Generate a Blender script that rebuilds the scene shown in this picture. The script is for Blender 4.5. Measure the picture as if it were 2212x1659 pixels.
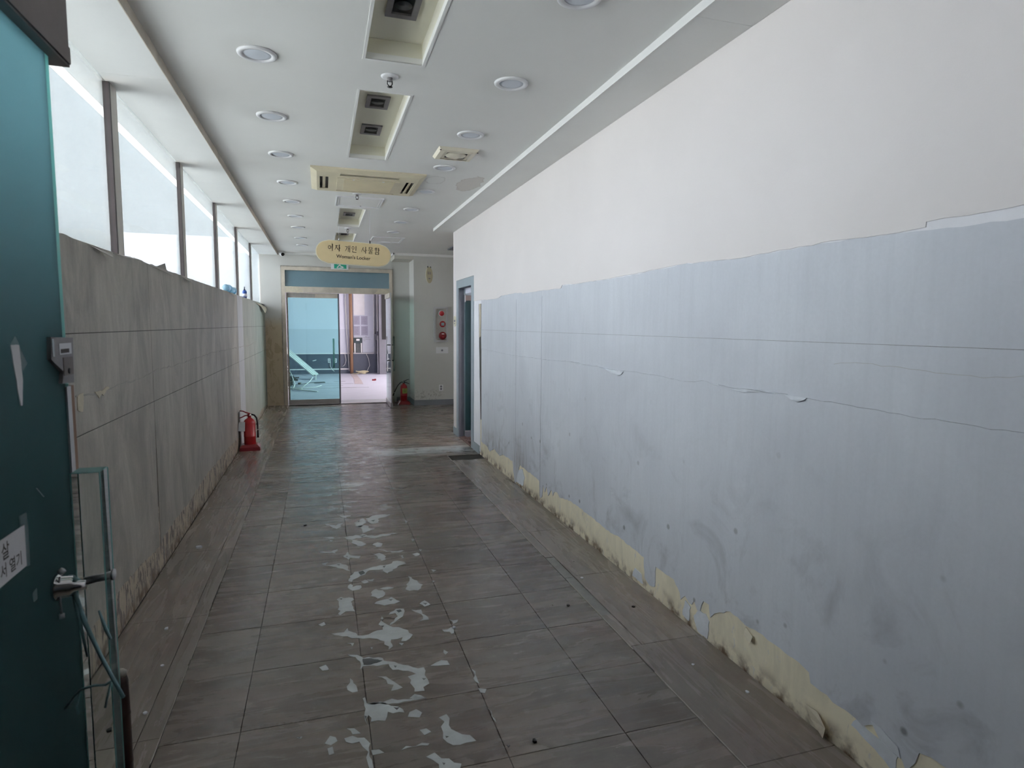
import bpy, bmesh, math, random
from mathutils import Vector, Matrix
from mathutils.geometry import tessellate_polygon
R = random.Random(7)
S = bpy.context.scene
for o in list(bpy.data.objects): bpy.data.objects.remove(o)
COL = S.collection

# ---------------------------------------------------------------- camera, sky, sun, exposure
cd = bpy.data.cameras.new('camera'); cam = bpy.data.objects.new('camera', cd); COL.objects.link(cam); S.camera = cam
CAM_YAW, CAM_PITCH, CAM_ROLL, CAM_F = 0.302567, 0.0957435, 0.00764316, 1319.53
cd.sensor_fit = 'HORIZONTAL'; cd.sensor_width = 36.0; cd.lens = 36.0*CAM_F/2212.0
cd.clip_start = 0.05; cd.clip_end = 200
# camera looks along +Y, turned right by yaw, tipped down by pitch
cam.matrix_world = (Matrix.Translation((0, 0, 1.55)) @ Matrix.Rotation(-CAM_YAW, 4, 'Z') @
                    Matrix.Rotation(math.pi/2-CAM_PITCH, 4, 'X') @ Matrix.Rotation(CAM_ROLL, 4, 'Z'))
cd.dof.use_dof = True; cd.dof.focus_distance = 6.0; cd.dof.aperture_fstop = cd.lens/3.0

W = bpy.data.worlds.new('sky'); S.world = W; W.use_nodes = True
bg = W.node_tree.nodes['Background']
bg.inputs[0].default_value = (1.0, 0.91, 0.865, 1); bg.inputs[1].default_value = 11.5
sun = bpy.data.lights.new('sun', 'SUN'); sun.energy = 18; sun.angle = .02; sun.color = (1, .95, .87)
so = bpy.data.objects.new('sun', sun); COL.objects.link(so); so.rotation_euler = Vector((-.06, .75, -.66)).to_track_quat('-Z', 'Y').to_euler()
S.view_settings.view_transform = 'Standard'; S.view_settings.look = 'None'
S.view_settings.exposure = 0; S.view_settings.gamma = 1.0; S.view_settings.use_curve_mapping = False
S.cycles.max_bounces = 14; S.cycles.diffuse_bounces = 8; S.cycles.glossy_bounces = 4
S.cycles.transmission_bounces = 8; S.cycles.transparent_max_bounces = 16
S.cycles.caustics_reflective = False; S.cycles.caustics_refractive = False
S.cycles.sample_clamp_indirect = 6.0; S.cycles.use_denoising = True

# ---------------------------------------------------------------- mesh helpers
class MB:
    def __init__(s): s.v = []; s.f = []; s.sm = []
    def add(s, vs, fs, smooth=False):
        b = len(s.v); s.v += [Vector(p) for p in vs]
        for f in fs: s.f.append(tuple(b+i for i in f)); s.sm.append(smooth)
        return s
    def box(s, x0, x1, y0, y1, z0, z1):
        return s.add([(x0,y0,z0),(x1,y0,z0),(x1,y1,z0),(x0,y1,z0),(x0,y0,z1),(x1,y0,z1),(x1,y1,z1),(x0,y1,z1)],
                     [(0,3,2,1),(4,5,6,7),(0,1,5,4),(1,2,6,5),(2,3,7,6),(3,0,4,7)])
    def prism(s, pts, axis, a0, a1):
        """flat outline pts extruded along axis; pts are the other two coordinates in x,y,z order"""
        def P(p, a):
            return {'x': (a, p[0], p[1]), 'y': (p[0], a, p[1]), 'z': (p[0], p[1], a)}[axis]
        n = len(pts); tri = tessellate_polygon([[Vector((p[0], p[1], 0)) for p in pts]])
        fs = [tuple(t) for t in tri] + [tuple(i+n for i in reversed(t)) for t in tri] + [(i, (i+1) % n, (i+1) % n+n, i+n) for i in range(n)]
        return s.add([P(p, a0) for p in pts]+[P(p, a1) for p in pts], fs)
    def tube(s, pts, r, n=8, cap=True):
        pts = [Vector(p) for p in pts]; rs = r if isinstance(r, (list, tuple)) else [r]*len(pts)
        vs = []; up = None
        for i, p in enumerate(pts):
            d = (pts[min(i+1, len(pts)-1)]-pts[max(i-1, 0)]).normalized()
            if up is None: up = Vector((0,0,1)) if abs(d.z) < .9 else Vector((1,0,0))
            u = d.cross(up).normalized(); w = u.cross(d).normalized(); up = w
            for k in range(n):
                a = 2*math.pi*k/n; vs.append(p+(u*math.cos(a)+w*math.sin(a))*rs[i])
        fs = [(i*n+k, i*n+(k+1) % n, (i+1)*n+(k+1) % n, (i+1)*n+k) for i in range(len(pts)-1) for k in range(n)]
        if cap: fs += [tuple(range(n-1, -1, -1)), tuple((len(pts)-1)*n+k for k in range(n))]
        return s.add(vs, fs, True)
    def lathe(s, prof, c, n=24, axis='z', smooth=True):
        c = Vector(c); vs = []
        for r, h in prof:
            for k in range(n):
                a = 2*math.pi*k/n; x, y = r*math.cos(a), r*math.sin(a)
                vs.append(c+Vector({'z': (x, y, h), 'y': (x, h, y), 'x': (h, x, y)}[axis]))
        m = len(prof); fs = [(i*n+k, i*n+(k+1) % n, (i+1)*n+(k+1) % n, (i+1)*n+k) for i in range(m-1) for k in range(n)]
        if prof[0][0] > 1e-6: fs.append(tuple(range(n-1, -1, -1)))
        if prof[-1][0] > 1e-6: fs.append(tuple((m-1)*n+k for k in range(n)))
        return s.add(vs, fs, smooth)
    def obb(s, c, dx, dy, dz):
        c, dx, dy, dz = map(Vector, (c, dx, dy, dz))
        vs = [c+dx*a+dy*b+dz*e for e in (-.5, .5) for a, b in ((-.5,-.5),(.5,-.5),(.5,.5),(-.5,.5))]
        return s.add(vs, [(0,3,2,1),(4,5,6,7),(0,1,5,4),(1,2,6,5),(2,3,7,6),(3,0,4,7)])
    def mesh(s, name, off=Vector((0,0,0))):
        me = bpy.data.meshes.new(name)
        me.from_pydata([tuple(p-off) for p in s.v], [], s.f); me.update()
        me.polygons.foreach_set('use_smooth', s.sm)
        bm = bmesh.new(); bm.from_mesh(me); bmesh.ops.recalc_face_normals(bm, faces=bm.faces); bm.to_mesh(me); bm.free()
        return me
    def build(s, name, mat, parent=None, kind=None, label=None, keep=False):
        off = Vector((0,0,0))
        if parent is not None:
            q = parent
            while q is not None: off = off+q.location; q = q.parent
        elif not keep:
            xs, ys, zs = zip(*s.v)
            off = Vector(((min(xs)+max(xs))/2, (min(ys)+max(ys))/2, min(zs)))
        o = bpy.data.objects.new(name, s.mesh(name, off)); COL.objects.link(o)
        if parent is not None: o.parent = parent
        else: o.location = off
        o.data.materials.append(mat)
        if kind: o['kind'] = kind
        if label: o['label'] = label
        return o
def tag(o, label, cat, group=None):
    o['label'] = label; o['category'] = cat
    if group: o['group'] = group
    return o
def thing(name, loc, label, cat, group=None):
    o = bpy.data.objects.new(name, None); o.empty_display_size = .05; COL.objects.link(o); o.location = loc
    return tag(o, label, cat, group)
def struct(o, label=None):
    o['kind'] = 'structure'
    if label: o['label'] = label
    return o
def sgroup(name, loc, label=None):
    o = bpy.data.objects.new(name, None); o.empty_display_size = .05; COL.objects.link(o); o.location = loc
    return struct(o, label)
def copy_tree(o, parent=None):
    c = o.copy(); COL.objects.link(c)
    if parent is not None: c.parent = parent; c.matrix_parent_inverse = Matrix()
    for ch in list(o.children): copy_tree(ch, c)
    return c
def rag(pts, amp, step, closed=False, rnd=R):
    """break a line into short pieces with a torn look"""
    out = []; n = len(pts); m = n if closed else n-1
    for i in range(m):
        a = Vector(pts[i]); b = Vector(pts[(i+1) % n]); d = b-a; L = d.length
        k = max(1, int(L/step)); nrm = Vector((-d.y, d.x))/L if L > 1e-9 else Vector((0, 0))
        for j in range(k):
            t = j/k; w = 0 if (j == 0) else rnd.uniform(-amp, amp)
            out.append(tuple(a+d*t+nrm*w))
    if not closed: out.append(tuple(pts[-1]))
    return out
def text_into(mb, s, size, place, depth=0.0, align='CENTER'):
    """adds lettering to mb; place maps (u, v) on the lettering plane to a point"""
    cu = bpy.data.curves.new('lettering', 'FONT'); cu.body = s; cu.size = size; cu.align_x = align; cu.align_y = 'CENTER'; cu.resolution_u = 4; cu.offset = size*.012
    ob = bpy.data.objects.new('lettering', cu); COL.objects.link(ob)
    dg = bpy.context.evaluated_depsgraph_get(); me = bpy.data.meshes.new_from_object(ob.evaluated_get(dg))
    mb.add([place(v.co.x, v.co.y) for v in me.vertices], [tuple(p.vertices) for p in me.polygons])
    bpy.data.objects.remove(ob); bpy.data.curves.remove(cu); bpy.data.meshes.remove(me)

# ---------------------------------------------------------------- materials
class Nt:
    def __init__(s, name):
        s.m = bpy.data.materials.new(name); s.m.use_nodes = True; s.t = s.m.node_tree; s.t.nodes.clear()
        s.out = s.n('ShaderNodeOutputMaterial'); s._pos = None
    def n(s, typ, **kw):
        x = s.t.nodes.new(typ)
        for k, v in kw.items(): setattr(x, k, v)
        return x
    def L(s, a, b): s.t.links.new(a, b)
    def put(s, sock, v):
        if isinstance(v, (int, float)):
            sock.default_value = v if not hasattr(sock.default_value, '__len__') else (v, v, v, 1)[:len(sock.default_value)]
        elif isinstance(v, (tuple, list)):
            sock.default_value = tuple(v)+((1,) if len(sock.default_value) == 4 and len(v) == 3 else ())
        else: s.L(v, sock)
    def pos(s):
        if s._pos is None: s._pos = s.n('ShaderNodeNewGeometry').outputs['Position']
        return s._pos
    def xyz(s):
        x = s.n('ShaderNodeSeparateXYZ'); s.L(s.pos(), x.inputs[0]); return x.outputs
    def sc(s, v):
        m = s.n('ShaderNodeVectorMath', operation='MULTIPLY'); s.L(s.pos(), m.inputs[0]); m.inputs[1].default_value = v; return m.outputs[0]
    def noise(s, scale=(1,1,1), detail=4, rough=.55, dist=0.0):
        x = s.n('ShaderNodeTexNoise'); x.inputs['Scale'].default_value = 1; x.inputs['Detail'].default_value = detail
        x.inputs['Roughness'].default_value = rough; x.inputs['Distortion'].default_value = dist
        s.L(s.sc(scale if isinstance(scale, tuple) else (scale,)*3), x.inputs['Vector']); return x.outputs['Fac']
    def ramp(s, v, a, b, c=(0, 0, 0), d=(1, 1, 1)):
        x = s.n('ShaderNodeValToRGB'); e = x.color_ramp.elements
        e[0].position = a; e[1].position = b; e[0].color = tuple(c)+(1,); e[1].color = tuple(d)+(1,); s.L(v, x.inputs[0]); return x.outputs[0]
    def ma(s, op, a, b=0.0, clamp=False):
        x = s.n('ShaderNodeMath', operation=op, use_clamp=clamp); s.put(x.inputs[0], a); s.put(x.inputs[1], b); return x.outputs[0]
    def mix(s, f, a, b, mode='MIX'):
        x = s.n('ShaderNodeMix', data_type='RGBA', blend_type=mode); s.put(x.inputs[0], f); s.put(x.inputs[6], a); s.put(x.inputs[7], b); return x.outputs[2]
    def band(s, v, lo, hi, soft):
        a = s.n('ShaderNodeMapRange', interpolation_type='SMOOTHSTEP'); s.put(a.inputs[0], v); a.inputs[1].default_value = lo-soft; a.inputs[2].default_value = lo+soft
        b = s.n('ShaderNodeMapRange', interpolation_type='SMOOTHSTEP'); s.put(b.inputs[0], v); b.inputs[1].default_value = hi-soft; b.inputs[2].default_value = hi+soft
        return s.ma('SUBTRACT', a.outputs[0], b.outputs[0])
    def bump(s, h, strength, dist=.01):
        b = s.n('ShaderNodeBump'); b.inputs['Strength'].default_value = strength; b.inputs['Distance'].default_value = dist; s.L(h, b.inputs['Height']); return b.outputs[0]
    def pbr(s, col, rough=.5, metal=0.0, spec=.5, normal=None, **kw):
        p = s.n('ShaderNodeBsdfPrincipled'); s.put(p.inputs['Base Color'], col); s.put(p.inputs['Roughness'], rough); s.put(p.inputs['Metallic'], metal)
        s.put(p.inputs['Specular IOR Level'], spec)
        if normal is not None: s.L(normal, p.inputs['Normal'])
        for k, v in kw.items(): s.put(p.inputs[k.replace('_', ' ')], v)
        return p.outputs[0]
    def done(s, sh): s.L(sh, s.out.inputs[0]); return s.m
def lin(r, g, b): return tuple((c/255/12.92 if c/255 <= .04045 else ((c/255+.055)/1.055)**2.4) for c in (r, g, b))
def paint(name, col, rough=.6, var=.08, scale=3.0, bump=.05, bscale=60, metal=0.0, spec=.4, aniso=(1,1,1)):
    t = Nt(name); n = t.noise(tuple(scale*a for a in aniso), 5)
    k = t.ramp(n, .3, .7, tuple(c*(1-var) for c in col), tuple(min(1, c*(1+var)) for c in col))
    nb = t.bump(t.noise(bscale, 3), bump, .004) if bump else None
    return t.done(t.pbr(k, rough, metal, spec, nb))
ZC = 2.875; XL = -0.99; XR = 1.80; YF = 12.29
M = {}
M['white'] = paint('white_paint', (.80, .80, .79), .5, .03, 2, .03)
M['soffit'] = paint('soffit_paint', (.80, .81, .80), .55, .03, 2, .03)
M['trough'] = paint('trough_paint', (.74, .72, .62), .6, .04, 2, .03)
M['far_wall'] = paint('beige_wall_paint', (.60, .58, .53), .6, .05, 1.5, .06)
M['grey_wall'] = paint('grey_wall_paint', (.50, .50, .49), .6, .05, 1.5, .05)
M['upper_paper'] = paint('pinkish_white_wallpaper', (.80, .755, .745), .6, .03, 1.2, .10, 140)
M['torn_white'] = paint('torn_white_paper', (.86, .86, .90), .7, .03, 8, .2, 90)
M['pale_torn'] = paint('pale_grey_torn_paper', (.70, .73, .78), .7, .06, 20, .3, 90)
M['beige_torn'] = paint('beige_torn_paper', (.62, .56, .44), .7, .08, 20, .3, 90)
M['grey_torn'] = paint('grey_torn_paper', (.40, .38, .35), .7, .08, 20, .3, 90)
M['blue_grey_metal'] = paint('blue_grey_door_paint', (.36, .42, .46), .4, .05, 3, .02)
M['dark_grey_metal'] = paint('dark_grey_jamb_paint', (.16, .17, .20), .45, .08, 3, .02)
M['skirting'] = paint('blue_grey_skirting', (.24, .26, .29), .5, .1, 4, .05)
M['steel'] = paint('brushed_steel', (.62, .60, .58), .28, .10, 6, .03, 200, 1.0)
M['chrome'] = paint('chrome', (.8, .8, .82), .12, .03, 6, 0, 200, 1.0)
M['alu'] = paint('aluminium', (.60, .60, .62), .38, .06, 6, .02, 200, .45)
M['peeled_frame'] = paint('peeled_beige_frame', (.58, .52, .44), .45, .18, 5, .1, 60)
M['brown_rail'] = paint('brown_grey_rail_paint', (.15, .125, .12), .5, .12, 5, .05)
M['red'] = paint('red_paint', (.42, .012, .02), .28, .06, 5, .0, spec=.6)
M['dark_red'] = paint('dark_red_plastic', (.22, .015, .022), .35, .08, 8, .02)
M['black'] = paint('black_rubber', (.012, .012, .013), .5, .1, 9, .02)
M['darkgrey'] = paint('dark_grey_plastic', (.05, .05, .055), .45, .1, 9, .02)
M['lockgrey'] = paint('lock_grey_metal', (.20, .19, .195), .4, .12, 20, .04)
M['plastic_white'] = paint('white_plastic', (.78, .78, .80), .35, .02, 9, 0)
M['lamp_lens'] = paint('unlit_diffuser', (.66, .70, .77), .4, .02, 9, 0)
M['cream_plastic'] = paint('yellowed_plastic', (.74, .67, .50), .45, .06, 4, .02)
M['cream_vent'] = paint('yellowed_vent_plastic', (.78, .73, .60), .45, .05, 4, .02)
M['sign'] = paint('ochre_sign_acrylic', (.70, .56, .33), .35, .05, 4, .02)
M['sign_edge'] = paint('pale_sign_edge', (.75, .72, .60), .3, .03, 4, 0)
M['sign_pale'] = paint('pale_cream_sign', (.66, .62, .45), .4, .05, 8, .02)
M['ink'] = paint('dark_brown_ink', (.03, .018, .014), .6, .05, 9, 0)
M['grey_ink'] = paint('grey_ink', (.25, .24, .28), .7, .05, 9, 0)
M['paper'] = paint('white_paper', (.74, .73, .76), .8, .03, 9, .03)
M['exit_green'] = paint('exit_sign_green', (.03, .42, .27), .4, .05, 9, 0)
M['label_green'] = paint('yellow_green_label', (.48, .55, .16), .5, .12, 60, 0)
M['bead_shade'] = paint('dark_bead_and_shade', (.085, .075, .08), .5, .1, 9, .02)
M['rust_pipe'] = paint('rusty_brown_pipe', (.28, .16, .10), .6, .25, 9, .1, 50, aniso=(1,1,.2))
M['cable_white'] = paint('white_cable', (.75, .75, .74), .5, .03, 9, 0)
M['cable_tan'] = paint('tan_cable', (.52, .47, .33), .6, .1, 30, 0)
M['slate'] = paint('slate_dado_paint', (.11, .125, .17), .5, .12, 2, .05)
M['lilac_wall'] = paint('pale_lilac_wall_paint', (.70, .71, .82), .6, .03, 1, .03)
M['lilac_lower'] = paint('pale_lilac_lower_paint', (.60, .62, .72), .6, .03, 1, .03)
M['dark_column'] = paint('dark_column_paint', (.15, .15, .18), .5, .15, 2, .05)
M['far_floor'] = paint('pale_lilac_floor_sheet', (.47, .47, .56), .45, .08, 2.5, .05, 30, aniso=(1,3,1))
M['far_patch'] = paint('brown_floor_stain', (.40, .34, .35), .5, .12, 4, .05)
M['floor_line'] = paint('grey_floor_strip', (.36, .37, .41), .5, .1, 4, .0)
M['notice'] = paint('lilac_grey_notice', (.36, .35, .46), .6, .10, 40, 0)
M['board'] = paint('pale_notice_board', (.56, .58, .67), .5, .03, 3, 0)
M['box_dark'] = paint('dark_green_grey_box', (.05, .07, .08), .5, .1, 6, .02)
M['plank'] = paint('pale_board', (.62, .66, .66), .6, .1, 6, .05, 40, aniso=(1,1,1))
M['debris'] = paint('dark_debris', (.07, .075, .075), .8, .4, 20, .2, 60)
M['bottle_blue'] = paint('blue_bottle_plastic', (.03, .09, .34), .3, .08, 9, 0)
M['navy'] = paint('navy_plastic', (.012, .02, .06), .35, .1, 9, 0)
M['twine'] = paint('pale_blue_twine', (.27, .46, .49), .5, .12, 60, .1, 300)
M['brown_pole'] = paint('dark_brown_pole', (.035, .016, .014), .35, .2, 20, .05, 60, aniso=(1,1,.3))
M['ground'] = paint('pavement_outside', (.66, .64, .61), .8, .08, 1, .05)
M['dirt'] = paint('dark_red_rubble', (.10, .065, .06), .9, .5, 30, .3, 60)
M['wing'] = paint('dark_backdrop_render', (.062, .080, .089), .8, .04, .4, .05)  # dark tone picked for the brightness seen through the panes
M['wing_low'] = paint('darker_backdrop_render', (.036, .047, .053), .8, .04, .4, .05)
M['mullion'] = paint('weathered_grey_mullion', (.60, .57, .53), .5, .14, 6, .05, 60, aniso=(1,1,.12))
M['green_tint_wall'] = M['far_wall']

def glass_clear(name, tint, gloss=.06, rough=.02):
    t = Nt(name); tr = t.n('ShaderNodeBsdfTransparent'); t.put(tr.inputs[0], tint)
    gl = t.n('ShaderNodeBsdfGlossy'); t.put(gl.inputs['Roughness'], rough)
    fr = t.n('ShaderNodeFresnel'); fr.inputs[0].default_value = 1.45
    f = t.ma('ADD', t.ma('MULTIPLY', fr.outputs[0], .9), gloss*.2, True)
    mx = t.n('ShaderNodeMixShader'); t.L(f, mx.inputs[0]); t.L(tr.outputs[0], mx.inputs[1]); t.L(gl.outputs[0], mx.inputs[2])
    return t.done(mx.outputs[0])
M['aqua_glass'] = glass_clear('aqua_glass', (.69, .935, .93))
M['green_glass'] = glass_clear('green_tinted_glass', (.83, .95, .91))
M['pane'] = glass_clear('window_glass', (.90, .95, .98))
def film(name, col, thin):
    t = Nt(name); tr = t.n('ShaderNodeBsdfTransparent'); t.put(tr.inputs[0], (.93, .97, 1))
    ts = t.n('ShaderNodeBsdfTranslucent'); di = t.n('ShaderNodeBsdfDiffuse')
    c = t.mix(t.ramp(t.noise((2, 9, .5), 4), .35, .7), col, tuple(k*.93 for k in col)); t.L(c, ts.inputs[0]); t.put(di.inputs[0], col)
    a = t.n('ShaderNodeMixShader'); a.inputs[0].default_value = .22; t.L(ts.outputs[0], a.inputs[1]); t.L(di.outputs[0], a.inputs[2])
    b = t.n('ShaderNodeMixShader'); b.inputs[0].default_value = thin; t.L(a.outputs[0], b.inputs[1]); t.L(tr.outputs[0], b.inputs[2])
    return t.done(b.outputs[0])
M['film'] = film('frosted_window_film', (.93, .96, .97), .88)
M['film_top'] = film('frosted_window_film_band', (.95, .95, .92), .88+.03)
M['film_lip'] = film('frosted_window_film_lip', (.96, .96, .94), .88-.22)
def teal(name):
    t = Nt(name); c = t.mix(t.noise(3.0, 3), (.035, .085, .085), (.042, .098, .097))
    p = t.n('ShaderNodeBsdfDiffuse'); t.L(c, p.inputs[0])
    ts = t.n('ShaderNodeBsdfTranslucent'); t.put(ts.inputs[0], (.30, .44, .465))
    a = t.n('ShaderNodeMixShader'); a.inputs[0].default_value = .80; t.L(p.outputs[0], a.inputs[1]); t.L(ts.outputs[0], a.inputs[2])
    gl = t.n('ShaderNodeBsdfGlossy'); gl.inputs['Roughness'].default_value = .25
    b = t.n('ShaderNodeMixShader'); b.inputs[0].default_value = .03; t.L(a.outputs[0], b.inputs[1]); t.L(gl.outputs[0], b.inputs[2])
    return t.done(b.outputs[0])
M['teal'] = teal('teal_filmed_glass')
def transom():
    t = Nt('blue_filmed_transom_glass')
    return t.done(t.pbr(t.mix(t.noise((3, 3, 1), 4), (.14, .24, .30), (.19, .29, .34)), .10, 0, .8))
M['transom'] = transom()
def acrylic():
    t = Nt('clear_acrylic')
    return t.done(t.pbr((.93, .985, .975), .03, 0, .5, None, Transmission_Weight=1.0, IOR=1.22))
M['acrylic'] = acrylic()
def edge_glass():
    t = Nt('pale_aqua_glass_edge')
    tr = t.n('ShaderNodeBsdfTranslucent'); t.put(tr.inputs[0], (.45, .85, .82)); d = t.pbr((.30, .62, .60), .2)
    a = t.n('ShaderNodeMixShader'); a.inputs[0].default_value = .5; t.L(tr.outputs[0], a.inputs[1]); t.L(d, a.inputs[2]); return t.done(a.outputs[0])
M['edge_glass'] = edge_glass()
def plastic_clear():
    t = Nt('pale_blue_clear_plastic')
    tr = t.n('ShaderNodeBsdfTransparent'); t.put(tr.inputs[0], (.62, .82, .92)); d = t.pbr((.55, .75, .84), .15, 0, .6)
    a = t.n('ShaderNodeMixShader'); a.inputs[0].default_value = .55; t.L(tr.outputs[0], a.inputs[1]); t.L(d, a.inputs[2]); return t.done(a.outputs[0])
M['clear_blue'] = plastic_clear()
def tape():
    t = Nt('clear_tape')
    tr = t.n('ShaderNodeBsdfTransparent'); d = t.pbr((.5, .62, .64), .3)
    a = t.n('ShaderNodeMixShader'); a.inputs[0].default_value = .32; t.L(tr.outputs[0], a.inputs[1]); t.L(d, a.inputs[2]); return t.done(a.outputs[0])
M['tape'] = tape()

def floor_mat(name, along, c0, c1, wear):
    """worn vinyl sheet tiles: streaks across (along = 'x') or down (along = 'y') the corridor, pale worn-through path"""
    t = Nt(name); X, Y, Z = t.xyz()
    st = (1.6, 11, 1) if along == 'x' else (14, 1.4, 1)
    n1 = t.noise(st, 6, .65, .6); n2 = t.noise((1.3, 1.3, 1), 5, .6); n3 = t.noise((40, 90, 1) if along == 'x' else (150, 12, 1), 3)
    c = t.mix(t.ramp(n1, .34, .70), c0, c1)
    c = t.mix(t.ma('MULTIPLY', t.ramp(n2, .42, .68), .55), c, (.215, .215, .188))
    c = t.mix(t.ma('MULTIPLY', t.ramp(t.noise((2.1, 2.6, 1), 4, .6), .5, .72), .45), c, (.255, .180, .162))
    fle = t.ramp(t.noise((9, 22, 1) if along == 'x' else (20, 4, 1), 6, .7, .8), .60, .74)
    c = t.mix(t.ma('MULTIPLY', fle, .32), c, (.46, .42, .38))
    c = t.mix(t.ma('MULTIPLY', t.ramp(n3, .35, .7), .18), c, (.11, .095, .083))
    oi = t.n('ShaderNodeObjectInfo').outputs['Random']
    mr = t.n('ShaderNodeMapRange'); t.L(oi, mr.inputs[0]); mr.inputs[3].default_value = .86; mr.inputs[4].default_value = 1.12
    c = t.mix(1.0, c, mr.outputs[0], 'MULTIPLY')
    rough = t.ma('ADD', t.ma('MULTIPLY', n1, .24), .15)
    if wear:
        path = t.ma('MULTIPLY', t.band(X, .02, .62, .18), t.band(Y, 5.0, 9.6, .7))
        cross = t.ma('MULTIPLY', t.band(Y, 7.22, 7.62, .12), t.band(X, .55, 1.72, .12))
        nn = t.noise((3.4, 6.5, 1), 5, .6, 1.6)
        m1 = t.ma('MULTIPLY', path, t.ramp(nn, .555, .575)); m2 = t.ma('MULTIPLY', cross, t.ramp(nn, .38, .46))
        w = t.ma('MAXIMUM', m1, m2)
        core = t.ma('MULTIPLY', m1, t.ramp(nn, .66, .67))
        c = t.mix(w, c, (.52, .55, .55)); c = t.mix(core, c, (.07, .075, .078))
    h = t.ma('ADD', t.ma('MULTIPLY', t.noise((2.2, 7.5, 1) if along == 'x' else (6, 2, 1), 3, .5, .3), 1.0), t.ma('MULTIPLY', n3, .05))
    nb = t.bump(h, .34, .02)
    return t.done(t.pbr(c, rough, 0, .55, nb))
M['tile'] = floor_mat('mottled_vinyl_tile', 'x', (.105, .080, .065), (.255, .210, .174), True)
M['border_tile'] = floor_mat('plain_border_tile', 'y', (.23, .195, .165), (.30, .258, .222), False)
M['subfloor'] = paint('dark_subfloor', (.045, .04, .036), .8, .2, 6, .1)
M['concrete'] = paint('bare_concrete_strip', (.27, .265, .245), .8, .2, 14, .3, 90)
M['worn'] = paint('pale_worn_through_vinyl', (.56, .59, .59), .4, .16, 9, .15, 120, aniso=(1,2,1))
M['worn_dark'] = paint('dark_worn_core', (.06, .065, .068), .5, .1, 9, .05)
M['pale_edge'] = paint('pale_tile_edge', (.42, .39, .34), .5, .2, 20, .1)

def ceiling_mat():
    t = Nt('off_white_ceiling_paint'); X, Y, Z = t.xyz()
    c = t.mix(t.ramp(t.noise(.9, 4), .35, .7), (.80, .80, .785), (.84, .84, .825))
    # soft darker ring round each downlight of the two rows
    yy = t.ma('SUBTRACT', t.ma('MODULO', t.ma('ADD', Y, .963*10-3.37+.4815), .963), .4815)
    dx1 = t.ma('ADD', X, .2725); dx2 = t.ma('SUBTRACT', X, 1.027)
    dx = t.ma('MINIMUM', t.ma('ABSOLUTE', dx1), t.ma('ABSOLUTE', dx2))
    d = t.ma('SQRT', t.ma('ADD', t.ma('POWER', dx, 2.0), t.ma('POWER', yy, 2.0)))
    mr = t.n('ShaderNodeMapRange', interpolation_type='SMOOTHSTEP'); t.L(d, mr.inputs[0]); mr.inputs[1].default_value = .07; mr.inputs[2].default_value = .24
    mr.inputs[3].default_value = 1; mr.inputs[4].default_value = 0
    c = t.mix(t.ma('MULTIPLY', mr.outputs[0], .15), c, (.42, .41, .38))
    # brown water stain by the cassette unit, with a darker tide line
    def blob(cx, cy, rx, ry):
        a = t.ma('POWER', t.ma('DIVIDE', t.ma('SUBTRACT', X, cx), rx), 2.0); b = t.ma('POWER', t.ma('DIVIDE', t.ma('SUBTRACT', Y, cy), ry), 2.0)
        return t.ma('ADD', t.ma('SQRT', t.ma('ADD', a, b)), t.ma('MULTIPLY', t.ma('SUBTRACT', t.noise((9, 9, 1), 4), .5), .9))
    s1 = blob(1.37, 5.78, .11, .30)
    c = t.mix(t.ma('MULTIPLY', t.ramp(s1, .96, 1.0, (1,1,1), (0,0,0)), .34), c, (.44, .35, .29))
    c = t.mix(t.ma('MULTIPLY', t.band(s1, .93, 1.02, .03), .25), c, (.30, .22, .17))
    s2 = blob(1.03, 5.72, .09, .16)
    c = t.mix(t.ma('MULTIPLY', t.band(s2, .9, 1.02, .05), .30), c, (.36, .33, .29))
    return t.done(t.pbr(c, .6, 0, .3, t.bump(t.noise(30, 3), .04, .004)))
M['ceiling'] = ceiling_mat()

def right_paper():
    t = Nt('blue_grey_vinyl_wallpaper'); X, Y, Z = t.xyz()
    n1 = t.noise((1, 1.5, 1.1), 5, .6, .4); n2 = t.noise((1, 26, 2.2), 4, .6); n3 = t.noise((1, 70, 70), 3)
    c = t.mix(t.ramp(n1, .33, .68), (.59, .61, .665), (.68, .705, .76))
    c = t.mix(t.ma('MULTIPLY', t.ramp(n2, .45, .75), .22), c, (.48, .50, .54))
    c = t.mix(t.ma('MULTIPLY', t.ramp(n3, .3, .75), .14), c, (.45, .47, .51))
    low = t.n('ShaderNodeMapRange'); t.L(Z, low.inputs[0]); low.inputs[1].default_value = 1.2; low.inputs[2].default_value = .2
    smear = t.ma('MULTIPLY', t.ramp(t.noise((1, 3.2, 3.2), 5, .65, 1), .53, .72), low.outputs[0])
    c = t.mix(t.ma('MULTIPLY', smear, .42), c, (.17, .17, .185))
    y1 = t.ma('MULTIPLY', t.band(Y, 5.28, 5.72, .16), t.band(Z, .05, .42, .22))
    y1 = t.ma('MULTIPLY', y1, t.ramp(t.noise((1, 30, 3), 4), .35, .65))
    c = t.mix(t.ma('MULTIPLY', y1, .62), c, (.13, .10, .08))
    y2 = t.ma('MULTIPLY', t.band(Y, 6.0, 6.9, .2), t.band(Z, .05, .36, .1))
    c = t.mix(t.ma('MULTIPLY', t.ma('MULTIPLY', y2, t.ramp(t.noise((1, 18, 6), 5), .42, .66)), .5), c, (.15, .125, .105))
    sp = t.n('ShaderNodeTexVoronoi'); sp.inputs['Scale'].default_value = 1; t.L(t.sc((1, 5.5, 5.5)), sp.inputs['Vector'])
    c = t.mix(t.ma('MULTIPLY', t.ramp(sp.outputs['Distance'], .055, .10, (1,1,1), (0,0,0)), t.ma('MULTIPLY', low.outputs[0], .7)), c, (.12, .125, .13))
    return t.done(t.pbr(c, .5, 0, .35, t.bump(n3, .12, .003)))
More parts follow.
